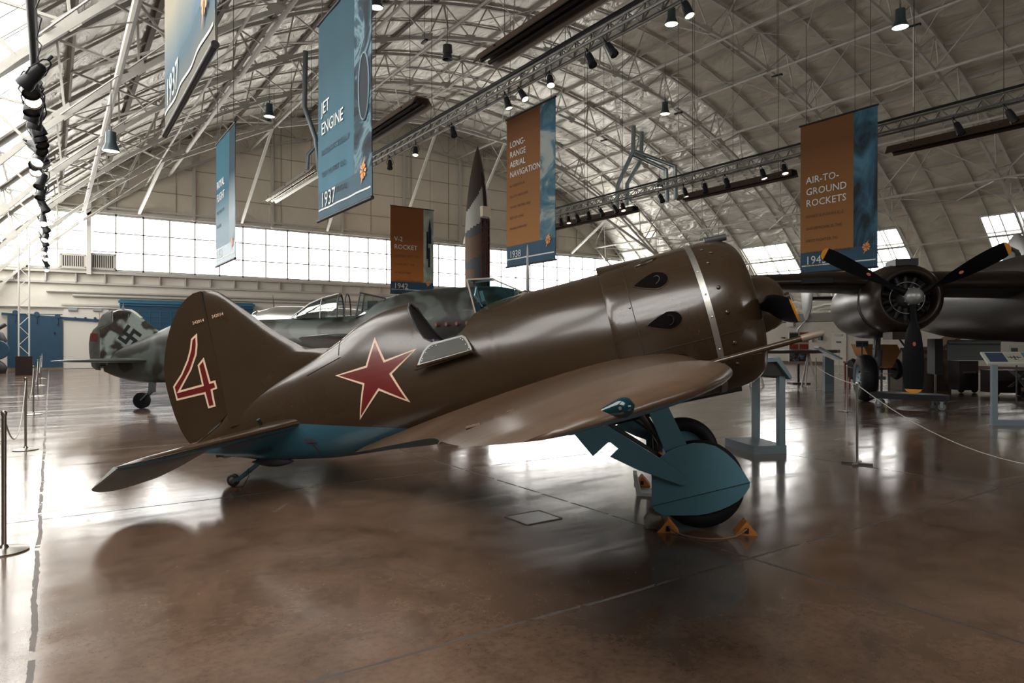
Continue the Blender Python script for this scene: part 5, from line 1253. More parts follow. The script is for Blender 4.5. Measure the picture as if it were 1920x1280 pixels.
for (u, v, D, lab) in ((208, 284, 17., 'round bell lamp hanging at left beside the sloping pipe'), (505, 219, 25.6, 'small bell lamp above the bright heater'), (706, 15, 21, 'bright bell lamp touching the blue banner at the top'), (1259, 46, 21, 'bright bell lamp just right of the middle truss'), (1247, 214, 28, 'bell lamp high over the fighter cowling'), (1688, 52, 18, 'bell lamp high at upper right'), (1237, 352, 36, 'tiny bell lamp beside the steel ducts'), (1581, 58, 40, 'x')):
    if lab == 'x': continue
    o = bp if first else copy_tree(bp); first = False
    lat = (u - 960) / 1280. * D; z = CAM_H + (640 - v) / 1280. * D + .2; o.location = W(lat, D, z); tag(o, lab, 'lamp')
m = empty('unlit_bell_lamp', W((839 - 960) / 1280. * 24, 24, CAM_H + (640 - 100) / 1280. * 24)); tag(m, 'unlit dark bell lamp near the end of the overhead heater', 'lamp')
t = MB(); t.lathe([(.05, .32), (.16, .28), (.17, .0), (.13, -.02), (.19, -.22), (.17, -.22)], (0, 0, 0), (0, 0, 1), n=18, cap=False); t.build('housing', M_dark, m, smooth=True, auto=40)
t = MB(); t.cyl((0, 0, .3), (0, 0, 1.6), .01, n=5); t.build('hook', M_dark, m)
# ceiling fans hung on rods, seen as a short dark bar over a pale rod
for (u, v, v2_, D, lab) in ((1713, 50, 200, 22, 'short dark sensor bar with a long white rod at upper right'), (1272, 213, 276, 30, 'short dark sensor bar with a white rod right of the bell lamp'), (1457, 143, 146, 26, 'short dark sensor bar between the lamps on the right'), (1132, 264, 267, 34, 'tiny dark sensor bar above the steel ducts'), (796, 79, 84, 24, 'tilted dark sensor bar right of the blue banner')):
    lat = (u - 960) / 1280. * D; z = CAM_H + (640 - v) / 1280. * D; r = empty('hanging_sensor', W(lat, D, z)); tag(r, lab, 'sensor')
    t = MB(); t.bar((-.02, -.22, 0), (.02, .22, .04), .10, .07); t.build('bar', M_black, r)
    t = MB(); Lr = (v2_ - v) / 1280. * D; t.cyl((0, 0, 0), (0, 0, -max(.3, Lr)), .025 if Lr > .5 else .008, n=6); t.build('rod', mat('pale_rod', (.50, .49, .45), .5), r)
    zt = ZC + math.sqrt((R0 - .3) ** 2 - (r.location.x - XR) ** 2) - z; t = MB(); t.cyl((0, 0, 0), (0, 0, zt), .008, n=5); t.build('hanging_wire', M_dark, r)
# steel ducts
def PX(u, v, D): return W((u - 960) / 1280. * D, D, CAM_H + (640 - v) / 1280. * D)
D = 32.; ducts_ = []
for k, (pts, lab) in enumerate([([(1188, 236), (1187, 284), (1158, 347), (1157, 392)], 'forked steel duct pipe dropping from the roof, front one of two'), ([(1203, 247), (1202, 300), (1176, 345), (1175, 385)], 'forked steel duct pipe dropping from the roof, rear one of two'),
          ([(1188, 290), (1249, 318), (1251, 378)], 'galvanised duct pipe sloping down to the right, nearer'), ([(1190, 284), (1266, 312), (1267, 374)], 'galvanised duct pipe sloping down to the right, farther')]):
    t = MB(); t.tube([PX(u, v, D + (k % 2) * .8) for u, v in pts], .105, n=10); o = t.build('steel_duct' if k < 2 else 'duct_branch', M_galv, smooth=True, auto=50)
    if k < 2: tag(o, lab, 'duct'); ducts_.append(o)
    else: o.parent = ducts_[k - 2]
t = MB(); t.tube([PX(u, v, 19) for u, v in ((573, 96), (571, 200), (592, 260), (600, 330))], .07, n=10); o = t.build('steel_duct', mat('duct_dark', (.10, .12, .13), .4, .6), smooth=True, auto=50); tag(o, 'dark bent duct pipe left of the blue banner', 'duct'); dk_ = o
t = MB(); t.tube([PX(u, v, 19) for u, v in ((597, 268), (578, 290), (576, 318))], .055, n=10); o = t.build('steel_duct', MATS['duct_dark'], smooth=True, auto=50); o.name = 'duct_branch'; o.parent = dk_
# ============================================================ WALL FITTINGS
M_fireblue = mat('fire_door_blue', (.008, .052, .10), .45, noise=(1.5, .2, (.007, .044, .088)))
yw = Y1
def wallX(u): 
    k = (u - 960) / 1280.; return yw * (SN + k * CS) / (CS - k * SN)
def wallZ(u, v):
    x = wallX(u); return CAM_H + (640 - v) / 1280. * (x * SN + yw * CS)
# blue sliding fire door on its inclined rail
xa, xb = wallX(14), wallX(117)
r = empty('sliding_fire_door', (xa, yw - .12, 0)); tag(r, 'blue sliding fire door on an inclined rail at far left', 'door')
za, zb_ = wallZ(14, 591), wallZ(117, 599)
t = MB(); t.prism([(0, .12), (xb - xa, .12), (xb - xa, zb_), (0, za)], lambda u, v, d: Vector((u, d, v)), -.06, .0); t.build('door_leaf', M_fireblue, r)
t = MB(); t.bar((0, -.07, 2.95), (xb - xa, -.07, 2.95), .02, .05); t.build('door_ledge', mat('fire_door_dark', (.008, .05, .10), .5), r)
xr = wallX(190) - xa; t = MB(); t.bar((-.25, -.02, za + .07), (xr, -.02, wallZ(190, 604) + .08), .06, .14); t.build('inclined_rail', M_fireblue, r)
for u, v in ((29, 586), (69, 589), (108, 593)):
    t = MB(); x = wallX(u) - xa; z = wallZ(u, v); t.cyl((x, -.12, z), (x, .0, z), .13, n=16); t.bar((x, -.09, z), (x, -.09, z - .45), .12, .04); t.build('roller', M_fireblue, r)
for i, u in enumerate((98, 122, 141, 160, 178)):
    t = MB(); x = wallX(u) - xa; t.cyl((x, -.08, wallZ(u, 600) + .1), (x, .0, wallZ(u, 600) + .1), .07, n=10); t.build('rail_bolt', M_fireblue, r)
t = MB(); t.cyl((xb - xa - .35, -.10, 1.95), (xb - xa - .35, -.06, 1.95), .05, n=10); t.build('door_pull', M_black, r)
# white double door
xa, xb = wallX(119), wallX(204)
wcount[0] += 1
t = MB(); t.box(((xa + xb) / 2, yw - .05, 1.72), (xb - xa, .08, 3.4)); o = struct(t, 'door_1', mat('door_white', (.60, .58, .53), .6))
t = MB(); t.bar(((xa + xb) / 2 + .6, yw - .10, .05), ((xa + xb) / 2 + .6, yw - .10, 3.4), .02, .02); t.build('door_gap', M_seam, o)
t = MB(); t.box(((xa + xb) / 2 + .75, yw - .12, 1.5), (.05, .08, .18)); t.build('door_handle', M_black, o)
for u in (136, 182):
    t = MB(); t.box((wallX(u), yw - .13, 3.25), (.42, .10, .14)); t.build('door_closer', mat('closer_grey', (.25, .29, .30), .5), o)
t = MB(); t.bar((xa - .1, yw - .1, 3.5), (xb + 1.5, yw - .1, 3.5), .12, .10); trim(t, M_trimw)
# second blue roller panel behind the camouflaged tail
xa, xb = wallX(224), wallX(470)
r = empty('blue_wall_cabinet', (xa, yw - .35, 0)); tag(r, 'long blue latticed panel on the end wall behind the camouflaged tail', 'panel')
t = MB(); t.box(((xb - xa) / 2, 0, 1.95), (xb - xa, .5, 3.8)); t.build('panel_body', mat('panel_blue', (.009, .058, .115), .5), r)
t = MB(); t.box(((xb - xa) / 2, -.28, 3.72), (xb - xa + .2, .14, .16)); t.box(((xb - xa) / 2, -.30, 3.55), (xb - xa + .1, .10, .06)); t.build('top_rail', mat('rail_light_blue', (.020, .12, .21), .45), r)
t = MB()
for i in range(12): t.box((.9 + .55 * i, -.27, 2.0), (.03, .03, 2.6))
for i in range(9): t.box((3.9, -.27, .8 + .3 * i), (6.6, .03, .02))
t.build('lattice', MATS['rail_light_blue'], r)
# louvred ventilators in the glazing
for k, (ua, ub) in enumerate(((113, 161), (169, 216))):
    xa, xb = wallX(ua), wallX(ub); z0, z1 = 5.55, wallZ(ua, 476)
    r = empty('wall_ventilator', (xa, yw - .14, z0)); tag(r, ('left' if k == 0 else 'right') + '-hand louvred ventilator of the pair set in the end window', 'ventilator')
    t = MB(); w_ = xb - xa; hh = z1 - z0
    t.box((w_ / 2, .06, hh / 2), (w_, .03, hh)); t.build('backing', M_black, r)
    t = MB(); 
    for (a, b_) in (((0, 0, 0), (w_, 0, 0)), ((0, 0, hh), (w_, 0, hh)), ((0, 0, 0), (0, 0, hh)), ((w_, 0, 0), (w_, 0, hh))): t.bar(a, b_, .09, .12)
    t.build('frame', M_trimw, r)
    for i in range(11):
        t = MB(); x = .09 + (w_ - .18) * i / 10; t.box((x, 0, hh / 2), (.05, .05, hh - .1)); t.build('slat', M_trimw, r)
# tall white post with the raking struts, left
t = MB(); t.box((wallX(166), yw - .3, 7.4), (.22, .2, 4.4)); trim(t, MATS['strut_white'])
# lattice mast on its dark plinth
r = empty('lattice_mast', W(-21.66, 30.3, 0)); tag(r, 'square lattice mast on a dark plinth before the blue fire door', 'mast')
t = MB(); t.box((0, 0, .42), (.62, .5, .84)); t.build('plinth', mat('plinth_dark_brown', (.022, .010, .010), .6), r)
hh = 6.1
for sx in (-.19, .19):
    for sy in (-.15, .15):
        t = MB(); t.cyl((sx, sy, .84), (sx, sy, hh), .028, n=8); t.build('upright', MATS['strut_white'], r, smooth=True, auto=40)
t = MB(); n = 12
for i in range(n):
    z = .9 + (hh - .95) * i / n; z2 = .9 + (hh - .95) * (i + 1) / n; s = 1 if i % 2 else -1
    for sy in (-.15, .15): t.bar((-.19 * s, sy, z), (.19 * s, sy, z2), .02)
t.build('lattice', MATS['strut_white'], r)
# something dark at the very edge
r = empty('blue_machine', W(-24.4, 32.0, 0)); tag(r, 'dark blue rounded machine cut off by the left edge of the picture', 'machine')
t = MB(); t.lathe([(.55, 0), (.62, .25), (.5, .45), (.32, .6), (.30, .9), (.52, 1.2), (.60, 1.55), (.45, 1.9), (.15, 2.0)], (0, 0, 0), (0, 0, 1), n=24); t.build('body', M_dark, r, smooth=True)
t = MB(); t.lathe([(.42, -.1), (.46, 0), (.42, .1)], (.25, -.45, 1.1), (0, 1, 0), n=24); t.build('blue_drum', M_fireblue, r, smooth=True, auto=50)
t = MB(); t.cyl((0, -.2, 1.95), (.55, -.3, 2.3), .12, .10, n=12); t.build('arm', M_dark, r, smooth=True)

# ---- annex wall details on the right
def ann(u, v):   # point on the annex wall
    k = (u - 960) / 1280.; y = AX * (CS - k * SN) / (SN + k * CS); return y, CAM_H + (640 - v) / 1280. * (AX * SN + y * CS)
y0, z1 = ann(1588, 618); y1, _ = ann(1560, 618)
t = MB(); t.box((AX - .04, (y0 + y1) / 2, 1.02), (.06, abs(y1 - y0), 2.04)); o = struct(t, 'door_2', mat('annex_door', (.42, .40, .35), .6))
t = MB(); t.box((AX - .10, (y0 + y1) / 2, 1.9), (.06, .5, .12)); t.build('door_closer', MATS['closer_grey'], o)
t = MB(); t.box((AX - .09, (y0 + y1) / 2, 1.45), (.03, .32, .10)); t.build('door_sign', M_dark, o)
for k, (u, v, w_, h_, m_, lab) in enumerate(((1484, 608, .55, .32, M_white_steel, 'white box on the annex wall above the poster board'), (1540, 633, .22, .30, M_fireblue, 'small blue box on the annex wall above the kiosk'), (1524, 636, .16, .34, M_white_steel, 'small white cabinet on the annex wall by the kiosk'), (1470, 633, .18, .10, M_dark, 'small dark plate on the annex wall left of the poster board'))):
    y, z = ann(u, v); r = empty('wall_box', (AX - .12, y, z)); tag(r, lab, 'box')
    t = MB(); t.box((0, 0, 0), (.16, w_, h_)); t.build('box_body', m_, r); t = MB(); t.box((-.085, 0, 0), (.015, w_ * .85, h_ * .8)); t.build('box_lid', m_, r)
y, z = ann(1522, 590)
t = MB(); t.tube([(AX - .2, y, 3.2), (AX - .15, y + .9, 2.3), (AX - .1, y + 1.0, .2)], .05, n=8); o = t.build('wall_pipe', M_galv, smooth=True); tag(o, 'thin steel pipe slanting down the annex wall beside the poster board', 'pipe')
# poster board standing in front
def stand_matrix(lat, dep, z=0, turn=0.0):
    d_ = WD(math.cos(turn), math.sin(turn)); return frame_matrix(W(lat, dep, z), d_)
Dp = 24.0; la = (1479 - 960) / 1280. * Dp; lb = (1516 - 960) / 1280. * Dp
r = empty('poster_board', mat=stand_matrix((la + lb) / 2, Dp)); tag(r, 'upright red and white poster board showing a photograph of aeroplanes', 'board')
wd = lb - la; zt = CAM_H + (640 - 622) / 1280. * Dp; zb_ = CAM_H + (640 - 678) / 1280. * Dp
t = MB(); t.box((0, 0, (zt + zb_) / 2), (wd, .05, zt - zb_)); t.build('board', mat('board_white', (.45, .42, .38), .5), r)
t = MB(); t.box((0, .02, .35), (wd * .1, .04, .7)); t.box((0, 0, .03), (wd * .9, .5, .05)); t.build('foot', M_dark, r)
M_pred = mat('poster_red', (.26, .045, .022), .5); H2 = zt - zb_
for (x, z, w_, h_, m_) in ((-.26, .46, .44, .26, M_pred), (.25, .46, .44, .26, M_pred), (-.26, .82, .44, .28, M_dark), (.25, .92, .44, .12, M_pred), (.25, .74, .44, .18, mat('poster_orange', (.42, .15, .08), .5))):
    t = MB(); t.box((x * wd, -.03, zb_ + z * H2), (w_ * wd, .008, h_ * H2)); t.build('poster_panel', m_, r)
t = MB(); t.box((0, -.03, zb_ + .16 * H2), (.92 * wd, .008, .28 * H2)); t.build('poster_photograph', picture('poster_photo', [(.42, (.02, .015, .012)), (.52, (.16, .10, .08)), (.6, (.05, .22, .40)), (.66, (.25, .42, .55))], 6, (1, 1, 1.5), 1, 0), r)
# kiosk with tilted screen
Dp = 20.5; lc = (1553 - 960) / 1280. * Dp
r = empty('information_kiosk', mat=stand_matrix(lc, Dp, 0, -.15)); tag(r, 'grey-blue information kiosk with tilted screen', 'kiosk')
M_kiosk = mat('kiosk_blue_grey', (.085, .12, .14), .5)
t = MB(); t.prism([(-.13, 0), (.13, 0), (.13, .93), (-.13, 1.05)], lambda u, v, d: Vector((u, d, v)), -.12, .12); t.build('pedestal', M_kiosk, r)
t = MB(); t.prism([(-.36, 1.30), (-.32, 1.34), (.34, .99), (.30, .95)], lambda u, v, d: Vector((u, d, v)), -.26, .26); hd_ = t.build('tilted_head', mat('kiosk_rim', (.28, .36, .40), .4), r)
t = MB(); t.prism([(-.27, 1.322), (-.27, 1.330), (.27, 1.036), (.27, 1.028)], lambda u, v, d: Vector((u, d, v)), -.20, .20); t.build('screen', mat('kiosk_screen', (.03, .08, .12), .15), hd_)
# tail surface of another aircraft in front of the annex wall
t = MB(); poly = [(0, 0), (.5, .10), (2.0, .16), (2.9, .13), (3.3, .06), (3.5, -.04), (3.3, -.14), (2.9, -.22), (1.2, -.34), (0, -.34)]
Dp = 22.6; base = W((1380 - 960) / 1280. * Dp, Dp, CAM_H - .30); dx = WD(1, .05).normalized()
r = empty('parked_glider_wing', mat=frame_matrix(Vector((base.x, base.y, 0)), dx)); tag(r, 'brown rounded wing end on trestles in front of the annex wall', 'wing')
t.prism(poly, lambda u, v, d: Vector((u, v * 3.0 * .6 + d * 0, 1.17 + .06 * v + d)), -.05, .05); t.build('wing_panel', mat('wing_brown_grey', (.085, .065, .055), .5), r)
for x in (.6, 2.4):
    t = MB(); t.bar((x - .2, -.3, 0), (x, -.1, 1.12), .05); t.bar((x + .2, -.3, 0), (x, -.1, 1.12), .05); t.bar((x, .35, 0), (x, -.1, 1.12), .05); t.bar((x - .3, -.1, 1.12), (x + .3, -.1, 1.12), .06); t.build('trestle', M_white_steel, r)
# red bench / barrier, crates and tail trolley further right
y, z = ann(1620, 680); Dp = 22
r = empty('red_bench', mat=stand_matrix((1615 - 960) / 1280. * Dp, Dp)); tag(r, 'low red metal bench by the annex wall behind the bomber wheel', 'bench')
M_benchred = mat('bench_red', (.20, .04, .025), .5)
t = MB(); t.box((0, 0, .82), (1.0, .35, .06)); t.build('seat', M_benchred, r)
for x in (-.45, .45):
    for yy in (-.14, .14):
        t = MB(); t.box((x, yy, .40), (.05, .05, .80)); t.build('leg', M_benchred, r)
t = MB(); t.box((0, 0, .30), (.9, .04, .05)); t.build('stretcher', M_benchred, r)
Dp = 19.6
r = empty('yellow_cart', mat=stand_matrix((1640 - 960) / 1280. * Dp, Dp)); tag(r, 'ochre yellow cart with small black wheels behind the bomber wheel', 'cart')
M_och = mat('cart_ochre', (.36, .16, .05), .55)
t = MB(); t.prism([(-.52, 1.52), (.45, 1.50), (.55, 1.30), (.30, .85), (-.12, .85), (-.38, 1.20)], lambda u, v, d: Vector((u, d, v - .10)), -.35, .35); t.build('hopper', M_och, r)
for x in (-.62, .62):
    t = MB(); t.lathe([(.10, -.07), (.26, -.08), (.31, 0), (.26, .08), (.10, .07)], (x, 0, .70 + .0), (1, 0, 0), n=22); t.build('wheel', M_rubber, r, smooth=True, auto=50)
t = MB(); t.bar((-.6, 0, .70), (.6, 0, .70), .06); t.bar((-.3, -.2, .75), (-.3, -.2, 0), .05); t.bar((.3, -.2, .75), (.3, -.2, 0), .05); t.bar((-.3, .2, .75), (-.3, .2, 0), .05); t.bar((.3, .2, .75), (.3, .2, 0), .05); t.build('frame', M_dark, r)
r = empty('information_sign', mat=stand_matrix((1616 - 960) / 1280. * 18.6, 18.6)); tag(r, 'small grey and blue sign panel on a post left of the yellow cart', 'sign')
t = MB(); t.box((0, 0, 1.42), (.34, .03, .17)); t.build('sign_panel', mat('sign_grey', (.20, .20, .19), .5), r)
for x in (-.08, .09):
    t = MB(); t.box((x, -.02, 1.42), (.13, .008, .10)); t.build('sign_print', mat('sign_blue', (.04, .07, .12), .5), r)
t = MB(); t.cyl((0, 0, 0), (0, 0, 1.35), .02, n=8); t.cyl((0, 0, 0), (0, 0, .02), .14, n=16); t.build('post', M_dark, r)
Dp = 21.0
r = empty('wooden_crate_display', mat=stand_matrix((1745 - 960) / 1280. * Dp, Dp)); tag(r, 'brown wooden display hutch with a slanting roof right of the hanging propeller blade', 'display case')
M_crate = mat('crate_brown', (.085, .052, .035), .6, noise=(4, .2, (.06, .038, .026), (1, 1, 6))); M_cratel = mat('crate_light', (.20, .12, .07), .6)
t = MB(); t.box((-.15, .3, .62), (1.5, .7, 1.24)); t.build('cabinet', M_crate, r)
t = MB(); t.prism([(-1.0, 1.22), (.35, 1.22), (.95, 1.62), (.95, 1.70), (.3, 1.34), (-1.0, 1.30)], lambda u, v, d: Vector((u, d, v)), -.1, .7); t.build('slanting_roof', M_cratel, r)
t = MB(); t.box((.05, -.15, .65), (.05, .05, 1.3)); t.build('corner_post', M_white_steel, r); t = MB(); t.box((-.5, -.1, 1.05), (.7, .03, .12)); t.build('label_strip', M_cratel, r)
for (u, D_, w_, h_, lab) in ((1806, 20.0, .55, .85, 'dark equipment crate under the bomber belly'), (1880, 19.0, .9, .62, 'dark low trolley at the right edge behind the lectern')):
    r = empty('equipment_crate', mat=stand_matrix((u - 960) / 1280. * D_, D_)); tag(r, lab, 'crate')
    t = MB(); t.box((0, 0, h_ / 2 + .08), (w_, .5, h_)); t.build('crate_body', mat('crate_black_brown', (.016, .011, .010), .6), r)
    for x in (-.35, .35):
        t = MB(); t.lathe([(.02, -.03), (.08, -.03), (.09, 0), (.08, .03), (.02, .03)], (x * w_, -.2, .09), (0, 1, 0), n=16); t.build('wheel', M_rubber, r)
    t = MB(); t.box((0, -.26, h_ * .7), (w_ * .7, .02, .05)); t.build('handle_bar', M_dark, r)

# ============================================================ FLOOR FURNITURE
# rope barrier posts
M_post = mat('post_steel', (.36, .34, .31), .28, 1.0)
def post(pos, label, group=None, cross=False):
    r = empty('barrier_post', pos); tag(r, label, 'barrier post', group)
    t = MB(); t.cyl((0, 0, .02), (0, 0, .985), .0155, n=14); t.lathe([(.0155, .96), (.020, .975), (.020, .99), (.012, 1.0), (.001, 1.0)], (0, 0, 0), (0, 0, 1), n=16); t.build('pole', M_post, r, smooth=True, auto=40)
    if not cross:
        t = MB(); t.lathe([(.150, 0), (.152, .010), (.10, .020), (.03, .028), (.018, .05), (.016, .05)], (0, 0, 0), (0, 0, 1), n=36); t.build('base', M_post, r, smooth=True, auto=40)
    else:
        t = MB()
        for a in (.35, .35 + PI / 2): 
            d_ = Vector((math.cos(a), math.sin(a), 0)) * .17; t.bar(-d_ + Vector((0, 0, .012)), d_ + Vector((0, 0, .012)), .055, .02)
        t.build('base', M_post, r)
    return r
def rope(p0, p1, sag, label, r=.006, m=None, group=None):
    p0 = Vector(p0); p1 = Vector(p1); pts = [p0.lerp(p1, i / 24) - Vector((0, 0, sag * 4 * (i / 24) * (1 - i / 24))) for i in range(25)]
    t = MB(); t.tube(pts, r, n=6); o = t.build('barrier_rope', m or mat('rope_grey', (.42, .40, .36), .6), smooth=True); tag(o, label, 'rope', group); return o
PL = [Vector((-.275, 6.04, 0)), Vector((-.285, 11.53, 0)), Vector((-.29, 17.0, 0)), Vector((-.29, 22.5, 0)), Vector((-.29, 28.0, 0)), Vector((-.29, 33.4, 0))]
labs = ['nearest steel barrier post with round base, at the left picture edge', 'second steel barrier post from the near left, full height in view', 'third steel barrier post down the left line', 'fourth steel barrier post down the left line', 'fifth steel barrier post down the left line', 'farthest steel barrier post before the blue fire door']
for p_, l_ in zip(PL, labs): post(p_, l_)
for i in range(5):
    a, b_ = PL[i], PL[i + 1]; rope(a + Vector((0, 0, .955)), b_ + Vector((0, 0, .955)), .42, ['rope sagging between the two nearest left posts', 'rope between the second and third left posts', 'rope between the third and fourth left posts', 'rope between the fourth and fifth left posts', 'rope between the last two left posts'][i])
R0_ = PL[0] + Vector((.15, -5.5, 0))
pA = W(4.191, 8.292); post(pA, 'steel barrier post with a flat cross base, right of the grey lectern', cross=True)
pB = W(8.7, 7.35); post(pB, 'steel barrier post just outside the right edge', cross=True)
rope(pA + Vector((0, 0, .965)), W(6.9, 8.3, .10) * 1.0 + Vector((0, 0, 0)) if False else pB + Vector((0, 0, .965)), .94, 'pale rope curving down to the right from the cross-based post', r=.0055)
def gpt(u, v): 
    D = CAM_H * 1280 / (v - 640); return W((u - 960) / 1280. * D, D)
pC = gpt(1588, 772); post(pC, 'thin post behind the cross-based post', cross=True)
pD = gpt(1530, 731); post(pD, 'thin post between kiosk and grey lectern', cross=True)
pE = gpt(1573, 701); post(pE, 'thin post right behind the kiosk', cross=True)
pF = gpt(1747, 709); post(pF, 'thin post before the wooden hutch', cross=True)
rope(pA + Vector((0, 0, .965)), pD + Vector((0, 0, .75)), .06, 'thin rope running left from the cross-based post')
rope(pC + Vector((0, 0, .965)), pF + Vector((0, 0, .80)), .35, 'thin rope crossing behind the hanging propeller blade', r=.006)
rope(pF + Vector((0, 0, .80)), W(12.5, 15.0, .6), .25, 'thin rope running right from the post by the hutch', r=.006)
rope(pD + Vector((0, 0, .9)), pE + Vector((0, 0, .9)), .35, 'thin rope in front of the kiosk', r=.006)
# grey lectern on a base plate
d_ = WD(-.2, .98).normalized()
c0 = W(3.19, 9.0); 
r = empty('grey_lectern', mat=frame_matrix(c0, WD(.985, .17))); tag(r, 'grey-blue metal lectern on a thick base plate, seen from behind', 'lectern')
M_lec = mat('lectern_grey_blue', (.095, .135, .155), .45)
t = MB(); t.box((.235, .40, .055), (.47, .80, .11)); t.build('base_plate', M_lec, r)
for y in (.06, .70):
    t = MB(); t.box((.42, y, .58), (.085, .085, .95)); t.build('post', M_lec, r)
t = MB(); t.prism([(-.12, 1.255), (.34, 1.285), (.52, 1.02), (.50, .985), (.30, 1.225), (-.12, 1.195)], lambda u, v, d: Vector((u, d, v)), -.05, .85); t.build('tilted_top', M_lec, r)
t = MB(); t.prism([(-.10, 1.19), (.31, 1.215), (.46, 1.03), (-.10, 1.05)], lambda u, v, d: Vector((u, d, v)), .0, .80); t.build('box_underside', mat('lectern_dark', (.022, .020, .019), .6), r)
# information stand on the right, with its bomb on a trolley
bl = gpt(1858, 797)
r = empty('information_stand', mat=frame_matrix(bl, WD(1, -.12))); tag(r, 'blue-grey framed information stand with a printed aeroplane panel at the right edge', 'stand')
hD = bl.x * SN + bl.y * CS; ztop = CAM_H - (682 - 640) / 1280. * hD
t = MB(); t.box((.7, 0, .05), (1.4, .09, .10)); t.build('foot_bar', M_lec, r)
for x in (.05, 1.35):
    t = MB(); t.box((x, 0, ztop / 2), (.09, .07, ztop)); t.build('post', M_lec, r)
t = MB(); t.prism([(-.03, ztop - .02), (.22, ztop + .18), (.20, ztop + .21), (-.05, ztop + .01)], lambda u, v, d: Vector((d, u, v)), -.07, 1.5); tp = t.build('tilted_panel', mat('panel_border', (.40, .42, .36), .5), r)
up_ = Vector((0, .25, .20)).normalized(); nn = Vector((0, -.20, .25)).normalized()
def onp(x, s_, off=.006): return Vector((x, -.045, ztop + .012)) + up_ * s_ + nn * off
for (x0, x1, m_) in ((-.02, .28, mat('panel_navy', (.03, .05, .085), .5)), (.30, .56, mat('panel_pale', (.34, .34, .29), .5)), (.58, .9, mat('panel_blue_photo', (.06, .15, .21), .5)), (.92, 1.45, mat('panel_navy', (.03, .05, .085), .5))):
    t = MB(); t.add([onp(x0, .035), onp(x1, .035), onp(x1, .29), onp(x0, .29)], [(0, 1, 2, 3)]); t.build('printed_picture', m_, tp, recalc=False)
t = MB(); cx_ = .43
for a, b_, w_ in (((cx_ - .11, .16), (cx_ + .11, .16), .016), ((cx_, .20), (cx_, .09), .022), ((cx_ - .04, .10), (cx_ + .04, .10), .010), ((cx_ - .055, .19), (cx_ - .055, .13), .016), ((cx_ + .055, .19), (cx_ + .055, .13), .016)):
    t.bar(onp(a[0], a[1], .008), onp(b_[0], b_[1], .008), w_, .002, up=nn)
t.build('aeroplane_print', M_dark, tp)
r2 = empty('small_sign', mat=stand_matrix((1906 - 960) / 1280. * 16.5, 16.5)); tag(r2, 'small pale sign plate above the information stand at right', 'sign')
t = MB(); t.prism([(-.20, 1.20), (-.17, 1.39), (.2, 1.39), (.23, 1.20)], lambda u, v, d: Vector((u, d, v)), -.01, .01); t.build('sign_panel', MATS['panel_border'], r2)
t = MB(); t.box((-.06, -.015, 1.29), (.16, .006, .09)); t.build('sign_print', M_dark, r2); t = MB(); t.cyl((0, 0, 0), (0, 0, 1.2), .018, n=8); t.cyl((0, 0, 0), (0, 0, .02), .14, n=16); t.build('post', M_dark, r2)
bb = gpt(1925, 748)
r = empty('finned_bomb', mat=frame_matrix(bb, WD(1, .35))); tag(r, 'dark finned bomb lying on a low red-brown cradle under the information stand', 'bomb')
M_bomb = mat('bomb_steel', (.045, .055, .058), .35, .6)
t = MB(); t.lathe([(.03, -.62), (.06, -.5), (.15, -.25), (.19, 0), (.19, .4), (.14, .65), (.03, .8)], (.35, 0, .52), (1, 0, 0), n=24); t.build('bomb_body', M_bomb, r, smooth=True)
for k in range(4):
    a = PI / 4 + k * PI / 2; q = Vector((0, math.cos(a), math.sin(a))); t = MB(); sdv = Vector((0, -q.z, q.y))
    t.prism([(-.38, .05), (-.20, .05), (-.10, .10), (-.28, .30), (-.44, .30)], lambda u, v, d: Vector((u + .05, 0, .52)) + q * v + sdv * d, -.006, .006); t.build('tail_fin', M_dark, r)
t = MB(); t.box((.45, 0, .24), (.8, .35, .10)); t.box((.2, 0, .33), (.08, .35, .14)); t.box((.7, 0, .33), (.08, .35, .14)); t.build('cradle', mat('cradle_red_brown', (.075, .03, .022), .6), r)
for x in (.12, .78):
    for y in (-.15, .15):
        t = MB(); t.lathe([(.02, -.03), (.085, -.03), (.095, 0), (.085, .03), (.02, .03)], (x, y, .095), (0, 1, 0), n=16); t.build('wheel', M_rubber, r)
# black dolly under the hanging blade
ca, cb, cc = gpt(1647, 763), gpt(1766, 770), gpt(1736, 757)
r = empty('black_dolly', mat=frame_matrix(ca, (cb - ca))); tag(r, 'low black platform dolly on casters below the bomber propeller', 'dolly'); L_ = (cb - ca).length
t = MB(); t.prism([(-.18, -.04), (L_ + .1, -.04), (L_ + .1, .30), (L_ - .2, .62), (.0, .62), (-.18, .35)], lambda u, v, d: Vector((u, v, d)), .20, .33); t.build('platform', M_black, r)
for (x, y) in ((.0, .02), (L_ - .0, .02), (L_ - .25, .45), (-.05, .45)):
    t = MB(); t.lathe([(.02, -.02), (.07, -.022), (.08, 0), (.07, .022), (.02, .02)], (x, y, .08), (0, 1, 0), n=18); cs_ = t.build('caster_wheel', mat('caster_grey', (.10, .11, .11), .5), r, smooth=True, auto=40)
    t = MB(); t.box((x, y - .035, .13), (.05, .01, .13)); t.box((x, y + .035, .13), (.05, .01, .13)); t.box((x, y, .195), (.09, .09, .012)); t.build('caster_fork', mat('caster_steel', (.30, .36, .37), .35, .8), cs_)
